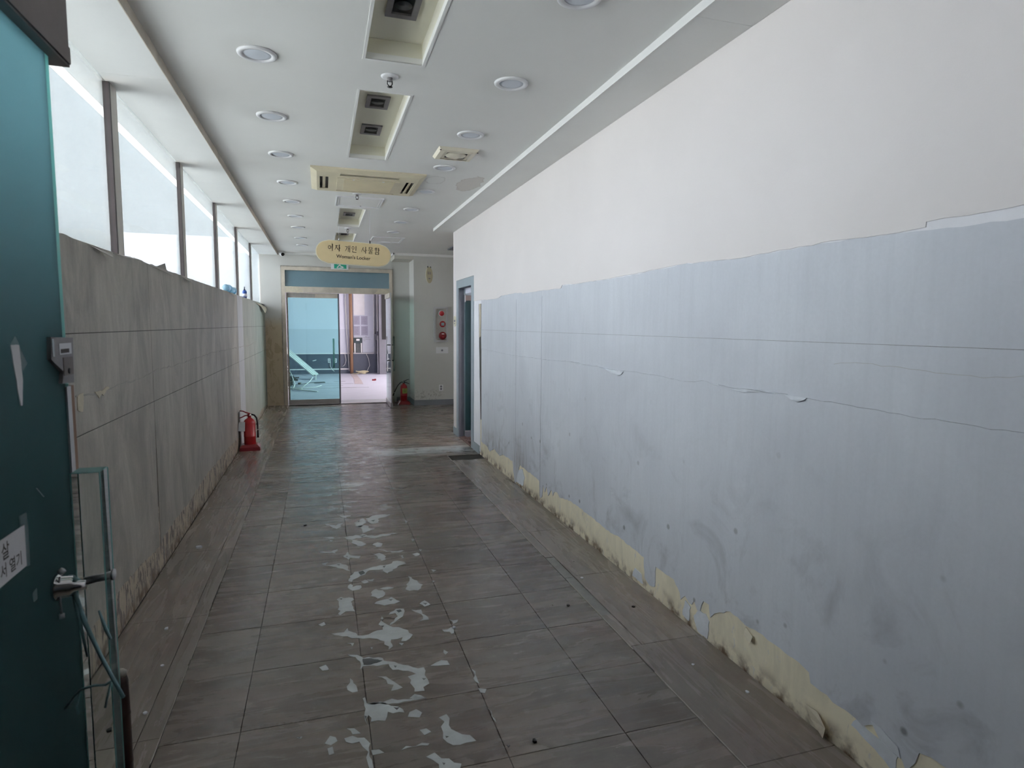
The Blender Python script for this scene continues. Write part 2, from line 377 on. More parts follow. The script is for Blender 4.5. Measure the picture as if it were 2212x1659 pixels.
M['right_paper'] = right_paper()
def left_paper(name, ca, cb):
    t = Nt(name)
    n1 = t.noise((1, 3.4, 1.5), 6, .66, .7); n2 = t.noise((1, 30, 2.4), 4, .6); n3 = t.noise((1, 70, 70), 3)
    c = t.mix(t.ramp(n1, .36, .64), ca, cb)
    c = t.mix(t.ma('MULTIPLY', t.ramp(n2, .46, .76), .24), c, tuple(k*.62 for k in ca))
    c = t.mix(t.ma('MULTIPLY', t.ramp(t.noise((1, 6, 2), 6, .7, .8), .58, .75), .30), c, tuple(min(1, k*1.35) for k in cb))
    c = t.mix(t.ma('MULTIPLY', t.ramp(n3, .3, .75), .16), c, tuple(k*.6 for k in ca))
    return t.done(t.pbr(c, .5, 0, .35, t.bump(n3, .15, .003)))
M['left_paper'] = left_paper('grey_brown_concrete_look_wallpaper', (.33, .31, .275), (.53, .50, .445))
M['left_strip'] = left_paper('pale_blue_grey_wallpaper_strip', (.50, .51, .54), (.58, .59, .62))
M['left_green'] = left_paper('greenish_grey_wallpaper', (.30, .315, .275), (.42, .435, .385))
def base_plaster(name, cream, dark, zt, amount):
    t = Nt(name); X, Y, Z = t.xyz()
    n = t.noise((1, 5, 2.4), 6, .65, 1.0); n2 = t.noise((1, 16, 5), 6, .7, 1.6)
    c = t.mix(t.ramp(n, .40, .62), cream, tuple(k*.86 for k in cream))
    c = t.mix(t.ma('MULTIPLY', t.ramp(n2, .66-amount, .70-amount), min(1, .35+amount*3)), c, dark)
    c = t.mix(t.ma('MULTIPLY', t.ramp(t.noise((1, 22, 9), 5, .7), .60, .66), .55), c, (.60, .60, .64))
    foot = t.band(Z, -1, .05, .05)
    c = t.mix(t.ma('MULTIPLY', foot, t.ramp(t.noise((1, 12, 12), 5), .44, .62)), c, (.17, .11, .065))
    up = t.n('ShaderNodeMapRange'); t.L(Z, up.inputs[0]); up.inputs[1].default_value = zt; up.inputs[2].default_value = zt+.01
    c = t.mix(up.outputs[0], c, (.09, .085, .075))
    return t.done(t.pbr(c, .65, 0, .3, t.bump(n2, .25, .006)))
M['cream_base'] = base_plaster('cream_painted_plaster', (.86, .79, .62), (.46, .47, .47), .42, .02)
M['left_base'] = base_plaster('scraped_patchy_plaster', (.60, .52, .41), (.15, .13, .13), .40, .16)
def far_mat():
    t = Nt('beige_wall_with_yellowed_foot'); X, Y, Z = t.xyz()
    c = t.mix(t.ramp(t.noise(1.5, 4), .35, .7), (.58, .575, .55), (.63, .625, .60))
    low = t.n('ShaderNodeMapRange', interpolation_type='SMOOTHSTEP'); t.L(Z, low.inputs[0]); low.inputs[1].default_value = 1.75; low.inputs[2].default_value = 1.45
    peel = t.ma('MULTIPLY', low.outputs[0], t.band(X, -2, -.6, .02))
    c = t.mix(peel, c, (.62, .52, .37))
    c = t.mix(t.ma('MULTIPLY', peel, t.ma('MULTIPLY', t.ramp(t.noise((9, 1, 4), 5, .65, 1), .52, .56), .5)), c, (.40, .31, .17))
    sc = t.ma('MULTIPLY', t.band(X, 1.7, 2.2, .1), t.band(Z, .1, .28, .06))
    c = t.mix(t.ma('MULTIPLY', sc, t.ma('MULTIPLY', t.ramp(t.noise((30, 1, 30), 4), .5, .62), .5)), c, (.22, .20, .18))
    return t.done(t.pbr(c, .55, 0, .35, t.bump(t.noise(60, 3), .06, .004)))
M['far_mat'] = far_mat()
# ---------------------------------------------------------------- setting: floor, walls, ceiling
fl = MB()
fl.box(-1.3, 4.6, -2.6, 12.35, -.12, -.006)
floor = struct(fl.build('floor', M['subfloor'], keep=True), 'dark grey brown sheet floor of the corridor')
f2 = MB(); f2.box(-3.2, 4.8, 12.35, 20.1, -.12, 0)
far_floor = struct(f2.build('floor_2', M['far_floor'], keep=True), 'pale lilac grey floor of the room beyond the glass doors')
gr = MB(); gr.box(-40, -1.3, -30, 40, -.5, -.35)
struct(gr.build('ground', M['ground'], keep=True), 'pale pavement outside the windows')

m = MB(); m.box(-9.0, -1.32, 13.4, 16.0, 3.0, 9.0)  # added wing keeps the panes dim while the brighter sky lights the corridor
wg = struct(m.build('added_wing', M['wing'], keep=True), 'added dark backdrop wing outside the high windows')
m = MB(); m.box(-9.0, -1.32, 13.38, 16.0, -.5, 3.0); m.build('added_wing_foot', M['wing_low'], wg)  # foot added in a darker tone to dim the farther panes
tile_cache = {}
def tile(name, x0, x1, y0, y1, mat, zt=0.0, gap=.0011):
    w, d = x1-x0-2*gap, y1-y0-2*gap; key = (round(w, 3), round(d, 3), mat)
    if key not in tile_cache:
        m = MB(); b = .0012
        vs = [(-w/2,-d/2,-.006),(w/2,-d/2,-.006),(w/2,d/2,-.006),(-w/2,d/2,-.006),(-w/2,-d/2,-b),(w/2,-d/2,-b),(w/2,d/2,-b),(-w/2,d/2,-b),
              (-w/2+b,-d/2+b,0),(w/2-b,-d/2+b,0),(w/2-b,d/2-b,0),(-w/2+b,d/2-b,0)]
        m.add(vs, [(0,1,5,4),(1,2,6,5),(2,3,7,6),(3,0,4,7),(4,5,9,8),(5,6,10,9),(6,7,11,10),(7,4,8,11),(8,9,10,11)])
        me = m.mesh(name); me.materials.append(M[mat]); tile_cache[key] = me
    o = bpy.data.objects.new(name, tile_cache[key]); COL.objects.link(o); o.parent = floor
    o.location = (x0+w/2+gap, y0+d/2+gap, zt+R.uniform(-.0003, .0005)); return o
XC = [-.605, -.325, .147, .615, 1.08, 1.40]
rows = [1.545+.4246*k for k in range(-8, 26)]
for k in range(len(rows)-1):
    y0, y1 = rows[k], min(rows[k+1], 12.29)
    if y1 < .2: continue
    for i in range(5):
        x1 = XC[i+1]
        if i == 4 and y0 > 7.03: x1 = 1.55
        tile('floor_tile', XC[i], x1, y0, y1, 'tile')
    if y0 > 7.03:
        tile('floor_tile', 1.55, 1.795 if y0 < 8.5 else 2.02, y0, y1, 'tile')
        if y0 > 8.5:
            tile('floor_tile', 2.02, 2.49, y0, y1, 'tile'); tile('floor_tile', 2.49, 2.96, y0, y1, 'tile')
yb = [.83+.85*k for k in range(0, 8)]
for a, b in zip(yb, yb[1:]):
    b2 = min(b, 7.064)
    if a < 2.85 and b > 2.9 or (2.8 < a < 3.6): x0 = 1.466
    else: x0 = 1.402
    tile('border_tile', x0, 1.798, a, b2, 'border_tile', .0025)
tile('border_strip', 1.402, 1.464, 2.86, 3.37, 'concrete', .0005); tile('border_strip', 1.402, 1.464, 3.37, 3.712, 'concrete', .0005)
tile('border_strip', 1.402, 1.464, 2.53, 2.86, 'border_tile', .0025); tile('border_strip', 1.402, 1.464, 3.712, 4.23, 'border_tile', .0025)
for a, b in zip([.4+1.02*k for k in range(13)], [.4+1.02*k for k in range(1, 13)]):
    b = min(b, 12.28)
    if b-a < .1: continue
    tile('border_tile', -.985, -.684, a, b, 'border_tile', .0018)
    tile('border_strip', -.684, -.607, a, b, 'border_tile', .0020)
e = MB()
for a, b in ((1.6, 2.3), (2.5, 3.3), (3.75, 5.4), (5.5, 7.02)): e.box(1.399, 1.4035, a, b, -.004, .0034)
for a, b in ((1.2, 2.1), (2.3, 2.95), (3.0, 3.5), (3.9, 5.1), (5.6, 6.4)): e.box(-.6085, -.6055, a, b, -.004, .0030)
e.box(1.40, 1.79, 7.060, 7.065, -.004, .0034)
e.build('pale_tile_edge', M['pale_edge'], floor, 'stuff')

# pale worn-through places of the near floor, each with its own outline (floor coordinates, metres)
WORN = [[(0.217,4.820),(0.286,4.908),(0.320,4.833),(0.275,4.720),(0.235,4.690)],
 [(0.312,4.901),(0.397,4.967),(0.510,4.958),(0.471,4.901),(0.400,4.854),(0.399,4.768),(0.353,4.747),(0.320,4.833)],
 [(0.237,4.730),(0.288,4.736),(0.332,4.642),(0.382,4.648),(0.296,4.574),(0.263,4.545),(0.263,4.642)],
 [(-0.009,4.842),(0.077,4.776),(0.135,4.843),(0.128,4.803),(0.082,4.702),(0.040,4.767)],
 [(0.084,5.079),(0.135,5.019),(0.200,5.010),(0.159,4.958),(0.121,5.000)],
 [(0.118,4.500),(0.189,4.509),(0.262,4.526),(0.342,4.465),(0.429,4.485),(0.514,4.473),(0.425,4.441),(0.338,4.411),(0.258,4.460),(0.168,4.435)],
 [(0.174,4.440),(0.230,4.388),(0.277,4.305),(0.235,4.276),(0.182,4.349)],
 [(0.313,4.277),(0.354,4.324),(0.386,4.290),(0.369,4.227),(0.334,4.227)],
 [(-0.022,4.533),(0.025,4.534),(0.117,4.486),(0.024,4.491)],
 [(0.024,4.466),(0.052,4.447),(0.035,4.427)],
 [(-0.045,4.247),(0.032,4.225),(0.077,4.261),(0.064,4.184),(0.010,4.209)],
 [(0.111,4.123),(0.141,4.194),(0.155,4.126),(0.224,4.091),(0.210,4.048),(0.153,4.080),(0.140,4.038)],
 [(0.292,4.118),(0.347,4.112),(0.376,4.062),(0.379,3.984),(0.345,3.964),(0.330,4.044)],
 [(0.342,4.184),(0.427,4.127),(0.516,4.108),(0.479,4.086),(0.393,4.121)],
 [(0.557,4.032),(0.594,4.047),(0.603,3.996),(0.573,3.983)],
 [(0.477,4.017),(0.495,4.028),(0.499,3.974),(0.477,3.971)],
 [(-0.013,3.980),(0.049,3.991),(0.091,4.002),(0.135,3.923),(0.143,3.851),(0.099,3.906),(0.058,3.945)],
 [(-0.029,4.028),(0.013,4.037),(-0.003,3.992)],
 [(0.139,3.772),(0.167,3.830),(0.219,3.843),(0.284,3.880),(0.359,3.887),(0.445,3.941),(0.497,3.875),(0.440,3.849),(0.403,3.803),(0.366,3.745),(0.342,3.821),(0.260,3.831),(0.230,3.772),(0.182,3.733),(0.145,3.680),(0.126,3.698)],
 [(0.198,3.664),(0.224,3.690),(0.241,3.644),(0.216,3.634)],
 [(0.234,3.692),(0.279,3.691),(0.267,3.657)],
 [(0.117,3.602),(0.134,3.651),(0.146,3.605),(0.195,3.615),(0.182,3.559),(0.144,3.551)],
 [(0.251,3.515),(0.277,3.543),(0.312,3.509),(0.323,3.471),(0.304,3.419),(0.275,3.405),(0.241,3.449)],
 [(0.441,3.483),(0.480,3.594),(0.481,3.672),(0.500,3.627),(0.550,3.524),(0.509,3.451),(0.462,3.458)],
 [(0.296,3.537),(0.364,3.541),(0.382,3.524),(0.314,3.520)],
 [(0.052,3.460),(0.076,3.486),(0.139,3.456),(0.137,3.317),(0.144,3.284),(0.096,3.298),(0.065,3.258),(0.054,3.331)],
 [(0.251,3.347),(0.310,3.384),(0.350,3.406),(0.393,3.337),(0.358,3.315),(0.303,3.310)],
 [(0.492,3.276),(0.526,3.309),(0.549,3.249),(0.514,3.234)],
 [(0.438,3.218),(0.490,3.203),(0.511,3.078),(0.462,3.077),(0.487,3.124)],
 [(0.314,3.194),(0.360,3.252),(0.400,3.240),(0.384,3.154),(0.324,3.086),(0.305,3.072),(0.359,3.161),(0.350,3.204)],
 [(0.252,3.097),(0.277,3.185),(0.283,3.107),(0.320,3.050),(0.367,3.018),(0.408,2.944),(0.386,2.907),(0.343,2.895),(0.356,2.933),(0.298,2.925),(0.299,2.859),(0.276,2.834),(0.265,2.918),(0.235,2.952),(0.196,2.972),(0.164,2.973),(0.141,2.988),(0.094,3.019),(0.015,3.069),(0.079,3.067),(0.097,3.106),(0.120,3.055),(0.166,3.006),(0.217,3.026),(0.268,3.038)],
 [(0.083,2.955),(0.122,2.944),(0.113,2.914)],
 [(0.330,2.882),(0.353,2.875),(0.342,2.854)],
 [(-0.046,3.185),(-0.017,3.205),(-0.009,3.174),(-0.029,3.162)],
 [(0.612,3.048),(0.659,3.034),(0.624,2.997)],
 [(0.558,2.952),(0.608,2.965),(0.608,2.902),(0.595,2.897)],
 [(0.087,2.843),(0.146,2.810),(0.156,2.792),(0.242,2.767),(0.269,2.729),(0.325,2.683),(0.366,2.650),(0.413,2.636),(0.407,2.575),(0.415,2.532),(0.388,2.457),(0.346,2.463),(0.345,2.553),(0.334,2.583),(0.372,2.592),(0.319,2.635),(0.276,2.655),(0.263,2.709),(0.237,2.709),(0.148,2.721),(0.136,2.697),(0.140,2.767)],
 [(0.444,2.640),(0.475,2.660),(0.526,2.660),(0.530,2.622),(0.477,2.631)],
 [(0.529,2.759),(0.544,2.731),(0.528,2.712)],
 [(0.073,2.582),(0.089,2.642),(0.102,2.599),(0.116,2.531),(0.095,2.531),(0.075,2.556)],
 [(0.200,2.623),(0.242,2.610),(0.260,2.578),(0.302,2.507),(0.252,2.497),(0.267,2.537)],
 [(0.344,2.445),(0.386,2.402),(0.353,2.412),(0.319,2.422)],
 [(0.617,2.561),(0.624,2.510),(0.624,2.437),(0.612,2.460)],
 [(0.610,2.409),(0.643,2.393),(0.629,2.366),(0.613,2.377)],
 [(0.612,2.276),(0.623,2.239),(0.623,2.163),(0.617,2.191)],
 [(0.133,2.478),(0.143,2.481),(0.147,2.438),(0.223,2.415),(0.283,2.357),(0.287,2.334),(0.224,2.358),(0.208,2.303),(0.154,2.314),(0.148,2.359),(0.140,2.297),(0.131,2.353)],
 [(0.150,2.431),(0.224,2.432),(0.386,2.404),(0.344,2.403),(0.249,2.408)],
 [(0.296,2.303),(0.335,2.342),(0.355,2.313),(0.340,2.285)],
 [(0.413,2.263),(0.446,2.275),(0.453,2.246),(0.442,2.206),(0.462,2.160),(0.507,2.126),(0.523,2.087),(0.485,2.089),(0.434,2.090),(0.406,2.137),(0.413,2.174),(0.430,2.231)],
 [(0.329,2.210),(0.355,2.212),(0.370,2.187),(0.342,2.175)],
 [(-0.019,2.235),(-0.000,2.273),(0.026,2.236),(0.002,2.219)],
 [(0.051,2.243),(0.081,2.249),(0.123,2.226),(0.142,2.187),(0.141,2.096),(0.143,2.055),(0.129,2.059),(0.132,2.143),(0.114,2.176),(0.104,2.208),(0.056,2.222)],
 [(0.059,2.301),(0.090,2.291),(0.112,2.254),(0.082,2.258)],
 [(0.329,2.057),(0.362,2.070),(0.380,2.033),(0.443,1.987),(0.430,1.957),(0.363,1.977),(0.349,2.033)],
 [(0.247,2.118),(0.268,2.135),(0.353,2.124),(0.345,2.115),(0.272,2.124)],
 [(-0.121,2.299),(-0.100,2.300),(-0.105,2.288)],
 [(-0.041,2.770),(-0.012,2.783),(0.002,2.736),(-0.026,2.738)],
 [(0.194,2.882),(0.205,2.878),(0.200,2.856)],
 [(0.637,3.735),(0.666,3.713),(0.641,3.692)],
 [(0.614,3.568),(0.628,3.551),(0.613,3.535)],
 [(0.602,4.774),(0.622,4.725),(0.602,4.667)],
 [(0.593,4.327),(0.620,4.304),(0.596,4.265)],
 [(0.614,4.106),(0.635,4.093),(0.619,4.065)],
 [(-0.010,2.204),(0.008,2.208),(0.013,2.170),(-0.005,2.166)],
 [(0.142,2.149),(0.187,2.122),(0.146,2.121)]]
DARK = [[(0.152,2.786),(0.190,2.779),(0.240,2.745),(0.186,2.725),(0.153,2.734)],
 [(0.192,3.823),(0.219,3.835),(0.231,3.793),(0.204,3.766)],
 [(0.358,3.232),(0.381,3.235),(0.387,3.213),(0.368,3.202)],
 [(0.066,3.467),(0.084,3.466),(0.079,3.447)],
 [(0.249,2.379),(0.272,2.372),(0.260,2.358)],
 [(0.392,2.552),(0.409,2.544),(0.397,2.535)],
 [(0.417,2.148),(0.429,2.141),(0.418,2.135)],
 [(0.379,2.011),(0.389,2.005),(0.382,1.997)],
 [(0.284,2.688),(0.298,2.681),(0.289,2.668)],
 [(0.346,4.834),(0.380,4.842),(0.363,4.803)],
 [(0.236,4.496),(0.284,4.497),(0.259,4.467)],
 [(0.347,3.870),(0.368,3.875),(0.355,3.845)],
 [(0.333,3.377),(0.356,3.375),(0.344,3.356)],
 [(0.512,3.281),(0.534,3.270),(0.521,3.252)],
 [(0.266,3.150),(0.283,3.149),(0.275,3.132)],
 [(0.264,3.081),(0.280,3.078),(0.270,3.063)],
 [(0.244,4.855),(0.264,4.858),(0.249,4.819)],
 [(0.132,2.358),(0.141,2.352),(0.135,2.335)],
 [(-0.115,2.298),(-0.106,2.298),(-0.108,2.292)],
 [(0.064,3.981),(0.085,3.986),(0.080,3.959)],
 [(0.625,2.034),(0.636,2.027),(0.627,2.019)],
 [(0.127,4.112),(0.140,4.115),(0.135,4.086)]]
w = MB(); rw = random.Random(3)
for p in WORN:
    q = rag([tuple(a) for a in p], .012, .022, True, rw); w.prism(q, 'z', -.002, .0011)
w.build('worn_patches', M['worn'], floor, 'stuff')
w = MB()
for p in DARK: w.prism(rag([tuple(a) for a in p], .003, .012, True, rw), 'z', -.002, .0016)
w.build('dark_worn_spots', M['worn_dark'], floor, 'stuff')

# left wall below the windows
m = MB(); m.box(-1.25, XL-.004, -2.6, 12.45, -.1, 1.897)
wall_left = struct(m.build('wall_left', M['left_base'], keep=True), 'wall under the high windows, papered in grey brown sheets')
top = [(-2.5,1.903),(2.978,1.906),(3.172,1.9),(3.316,1.895),(3.545,1.897),(3.773,1.902),(4.018,1.912),(4.217,1.904)]
top2 = [(4.217,1.904),(4.453,1.908),(4.596,1.894),(4.978,1.906),(5.294,1.903),(5.857,1.896),(6.6,1.9)]
skirt = [(-2.5,.2),(3.26,.205),(3.442,.218),(3.73,.203),(4.019,.176),(4.18,.161)]
skirt2 = [(4.222,.155),(4.3,.185),(4.638,.197),(5.022,.185),(5.388,.203),(5.928,.221),(6.597,.201)]
def sheet(outline, mat, parent, x0, x1, name='wallpaper_sheet', label=None):
    mb = MB(); mb.prism(outline, 'x', x0, x1); return mb.build(name, M[mat], parent, None, label)
def rows_of(y0, y1, topline, skirtline, mat, wall, x0, x1, splits, g=.0022):
    """the sheets of one width, top to bottom; top and foot are torn lines, the joints between are straight"""
    a, b = y0+g, y1-g
    z = splits
    sheet([(a, z[0]+g), (b, z[0]+g)]+[(y, zz) for y, zz in reversed(rag([(min(max(p, a), b), q) for p, q in topline], .004, .035))], mat, wall, x0, x1)
    for i in range(len(z)-1): sheet([(a, z[i+1]+g), (b, z[i+1]+g), (b, z[i]-g), (a, z[i]-g)], mat, wall, x0, x1)
    sheet([(y, zz) for y, zz in rag([(min(max(p, a), b), q) for p, q in skirtline], .008, .03)]+[(b, z[-1]-g), (a, z[-1]-g)], mat, wall, x0, x1)
xa, xb = XL-.006, XL
rows_of(-2.5, 4.217, top, skirt, 'left_paper', wall_left, xa, xb, [1.502, 1.067])
rows_of(4.217, 6.6, top2, skirt2, 'left_paper', wall_left, xa, xb, [1.502, 1.067])
rows_of(6.6, 8.33, [(6.6,1.9),(7.857,1.906),(8.33,1.899)], [(6.6,.2),(6.8,.205),(7.4,.19),(7.88,.16),(8.33,.17)], 'left_paper', wall_left, xa, xb, [1.502, 1.067])
rows_of(8.33, 8.86, [(8.33,1.9),(8.86,1.9)], [(8.33,.05),(8.86,.05)], 'left_strip', wall_left, xa, xb+.001, [1.502, 1.067], .0012)
rows_of(8.86, 12.28, [(8.86,1.9),(9.3,1.893),(11.24,1.906),(11.6,1.89),(11.9,1.86),(12.0,1.80),(12.06,1.86),(12.28,1.88)], [(8.86,.07),(9.6,.12),(10.4,.05),(11.1,.10),(12.28,.04)], 'left_green', wall_left, xa, xb, [1.502, 1.067])
# torn seam at about 1.25 m: a low ragged ridge of paper, and torn shreds
seam = [(2.976,1.242),(3.236,1.227),(3.366,1.236),(3.915,1.236),(4.332,1.259),(4.848,1.253),(6.421,1.276),(9.616,1.238),(10.2,1.26)]
up = rag(seam, .006, .05); lo = [(y, z-R.uniform(.003, .009)) for y, z in up]
sheet(up+lo[::-1], 'grey_torn', wall_left, XL-.001, XL+.0022, 'torn_seam')
for p in ([(3.20,1.235),(3.29,1.228),(3.37,1.243),(3.40,1.232),(3.345,1.222),(3.31,1.205),(3.285,1.216),(3.25,1.2)],
          [(2.99,1.238),(3.055,1.245),(3.05,1.195),(3.04,1.165),(2.985,1.178)]):
    sheet(rag(p, .004, .02, True), 'beige_torn', wall_left, XL-.001, XL+.004, 'torn_paper')
def curl(pts, mat, wall, side, lift, name='curled_paper'):
    """a flap of paper that leaves the wall towards its tip: pts = list of (y, z, how far it stands off 0..1)"""
    mb = MB(); base = (XL if side > 0 else XR); n = len(pts)
    fr = [Vector((base+side*(.0015+lift*k), y, z)) for y, z, k in pts]; bk = [p+Vector((side*.0012, 0, 0)) for p in fr]
    tri = tessellate_polygon([[Vector((y, z, 0)) for y, z, k in pts]])
    mb.add(fr+bk, [tuple(t) for t in tri]+[tuple(i+n for i in reversed(t)) for t in tri]+[(i, (i+1) % n, (i+1) % n+n, i+n) for i in range(n)])
    return mb.build(name, M[mat], wall)
for c in ([(4.27,1.896,0),(4.40,1.905,.2),(4.52,1.935,.8),(4.60,1.90,.5),(4.72,1.87,1),(4.64,1.868,.9),(4.45,1.885,.3)],
          [(5.10,1.898,0),(5.30,1.897,.2),(5.42,1.88,.5),(5.40,1.855,1),(5.33,1.868,.8),(5.20,1.888,.2)],
          [(3.24,1.896,0),(3.40,1.888,.2),(3.47,1.878,.6),(3.44,1.862,1),(3.35,1.875,.6)],
          [(3.62,1.898,0),(3.80,1.902,.3),(3.86,1.898,.8),(3.80,1.893,1),(3.7,1.89,.5)],
          [(7.6,1.90,0),(7.9,1.90,.2),(7.92,1.87,.8),(7.8,1.86,1),(7.75,1.88,.5)]):
    curl(c, 'grey_torn', wall_left, 1, .035)
for c in ([(10.5,1.88,0),(10.9,1.885,.1),(11.7,1.86,.3),(12.05,1.85,.6),(12.02,1.80,.9),(11.6,1.73,1),(11.5,1.76,.8),(11.2,1.84,.4)],):
    curl(c, 'beige_torn', wall_left, 1, .06)
# lintel zone over the windows and window sill
m = MB(); m.box(-1.25, -1.085, -2.6, 12.45, 2.823, 3.05); m.box(-1.25, -1.05, -2.6, .46, 1.903, 2.82)
struct(m.build('trim_3', M['soffit'], keep=True), 'band of wall over the high windows')
m = MB(); m.box(-1.25, XL-.006, -2.6, 12.29, 1.897, 1.903)
struct(m.build('trim_4', M['pale_edge'], keep=True), 'narrow ledge under the high windows')

# windows: bays between mullions on the plane x = -1.05
MC = [.527+1.703*k for k in range(7)]      # mullion centres: ... 3.93, 5.63, 7.34, 9.04, 10.74
GX = -1.056
for k in range(len(MC)):
    y0 = MC[k]+.07; y1 = (MC[k+1]-.07) if k+1 < len(MC) else 12.285
    g = sgroup('window_%d' % (k+1), (GX, (y0+y1)/2, 1.903), 'tall frosted window pane between weathered grey mullions')
    mb = MB(); mb.box(GX-.012, GX-.006, y0, y1, 1.903, 2.82); mb.build('pane', M['pane'], g)
    if k < 6:
        mb = MB(); mb.box(GX-.005, GX-.004, y0, y1-.065, 1.905, 2.612); mb.build('film_sheet', M['film'], g)
        mb = MB(); mb.box(GX-.005, GX-.0042, y0, y1-.065, 2.668, 2.82); mb.build('film_band', M['film_top'], g)
        mb = MB(); mb.box(GX-.005, GX-.0044, y0, y1-.065, 2.614, 2.666); mb.build('film_lip', M['film_lip'], g)
    else:
        mb = MB(); mb.box(GX-.005, GX-.004, y0, y1, 1.905, 2.82); mb.build('film_sheet', M['film'], g)
    c = MC[k]
    mb = MB(); mb.box(GX-.03, -1.046, c-.052, c+.046, 1.903, 2.82); mb.build('mullion', M['mullion'], g)
    mb = MB(); mb.box(GX-.03, -1.052, c+.046, c+.072, 1.903, 2.82); mb.build('bead_shade', M['bead_shade'], g)
    mb = MB(); mb.box(GX-.03, -1.047, c-.074, c-.052, 1.903, 2.82); mb.build('bead_shade', M['bead_shade'], g)  # dark strip stands in for shade on the mullion's near side
    if k == 3:      # torn film in the bay after the second full mullion
        mb = MB(); mb.prism(rag([(6.55,2.41),(6.59,2.22),(6.68,2.10),(6.62,1.93),(6.42,1.92),(6.34,2.09),(6.45,2.2)], .02, .05, True), 'x', GX-.0035, GX-.003); mb.build('torn_film', M['film_top'], g)

# right wall
m = MB()
m.box(XR+.004, 2.0, -2.6, 7.47, -.1, 3.1); m.box(XR+.004, 2.0, 8.25, 8.56, -.1, 3.1); m.box(XR+.004, 2.0, 7.47, 8.25, 2.07, 3.1)
wall_right = struct(m.build('wall_right', M['cream_base'], keep=True), 'long wall of torn wallpaper, pinkish white above blue grey')
edge = [(7.36,1.842),(6.992,1.842),(6.601,1.834),(6.273,1.835),(6.155,1.856),(5.641,1.86),(5.478,1.853),(5.448,1.843),(4.938,1.846),(4.7,1.844),(4.495,1.841),(4.47,1.865),(4.164,1.858),(3.69,1.858),(3.381,1.862),(3.033,1.868),(2.812,1.873),(2.346,1.857),(2.105,1.865),(1.927,1.862),(1.877,1.868),(1.829,1.868),(1.743,1.864),(1.628,1.861),(1.464,1.863),(1.463,1.879),(1.223,1.879),(-2.5,1.88)]
E_ = rag(edge, .003, .05)
rightmost = [(-2.5, 2.835), (8.56, 2.835), (8.56, .0), (8.35, .0), (8.35, 2.155), (7.36, 2.155)]
up_sh = sheet(rightmost+E_, 'upper_paper', wall_right, XR-.004, XR+.005, 'upper_wallpaper', 'pinkish white upper wallpaper with a torn lower edge')
hm = lambda y: 1.86
XT = [(5.64, 7.0), (4.925, 5.64), (-2.5, 4.925)]
tops = {0: [(5.64,1.862),(6.155,1.858),(6.273,1.838),(6.992,1.838)], 1: [(4.925,1.848),(5.448,1.845),(5.478,1.855),(5.64,1.861)],
        2: [(-2.5,1.85),(1.186,1.846),(1.44,1.852),(1.67,1.862),(1.88,1.865),(2.346,1.856),(2.812,1.871),(3.381,1.855),(4.164,1.856),(4.47,1.860),(4.495,1.842),(4.925,1.846)]}
sk = {0: [(5.64,.0),(5.70,.10),(5.72,.205),(5.761,.197),(6.073,.197),(6.2,.155),(6.417,.19),(6.6,.12),(6.72,.16),(6.973,.164)],
      1: [(4.93,.06),(4.94,.19),(4.976,.198),(5.145,.203),(5.4,.209),(5.5,.21),(5.56,.12),(5.6,.02),(5.64,.0)],
      2: [(-2.5,.19),(1.10,.20),(1.22,.19),(1.273,.21),(1.321,.21),(1.36,.197),(1.372,.153),(1.395,.10),(1.415,.13),(1.442,.16),(1.502,.151),(1.52,.185),(1.571,.148),(1.65,.16),(1.704,.154),(1.733,.166),(1.815,.166),(1.825,.203),(1.881,.215),(2.034,.217),(2.147,.22),(2.176,.213),(2.313,.225),(2.389,.186),(2.43,.16),(2.46,.125),(2.475,.185),(2.521,.182),(2.545,.12),(2.569,.112),(2.60,.15),(2.62,.118),(2.643,.118),(2.68,.14),(2.72,.102),(2.73,.135),(2.79,.184),(2.892,.181),(2.979,.181),(2.985,.06),(3.04,.045),(3.10,.07),(3.113,.187),(3.259,.192),(3.426,.203),(3.606,.189),(3.723,.199),(3.91,.204),(4.114,.21),(4.26,.207),(4.467,.179),(4.52,.205),(4.579,.191),(4.61,.15),(4.64,.19),(4.665,.179),(4.72,.12),(4.76,.19),(4.80,.13),(4.847,.186),(4.87,.07),(4.906,.05),(4.925,.045)]}
tear = {0: [(5.64,1.256),(5.746,1.256),(6.985,1.274)], 1: [(4.925,1.266),(5.18,1.263),(5.64,1.257)],
        2: [(-2.5,1.27),(1.55,1.27),(1.751,1.275),(1.911,1.277),(1.956,1.262),(1.991,1.265),(2.014,1.281),(2.157,1.282),(2.307,1.272),(2.467,1.276),(2.599,1.285),(2.662,1.273),(2.81,1.267),(3.067,1.276),(3.415,1.274),(3.481,1.268),(3.66,1.27),(3.806,1.278),(4.026,1.273),(4.257,1.282),(4.678,1.267),(4.925,1.263)]}
for i, (y0, y1) in enumerate(XT):
    g = .0025; cl = lambda L: [(min(max(p, y0+g), y1-g), q) for p, q in L]; x0, x1 = XR-.001, XR+.005
    tl = rag(cl(tear[i]), .003, .04); gw = .0005
    sheet([(y0+g, 1.4956), (y1-g, 1.4956)]+rag(cl(tops[i]), .003, .04)[::-1], 'right_paper', wall_right, x0, x1)
    sheet([(y, z+gw) for y, z in tl]+[(y1-g, 1.4944), (y0+g, 1.4944)], 'right_paper', wall_right, x0-.001, x1)
    sheet(rag(cl(sk[i]), .005, .025)+[(y, z-gw) for y, z in reversed(tl)], 'right_paper', wall_right, x0, x1)
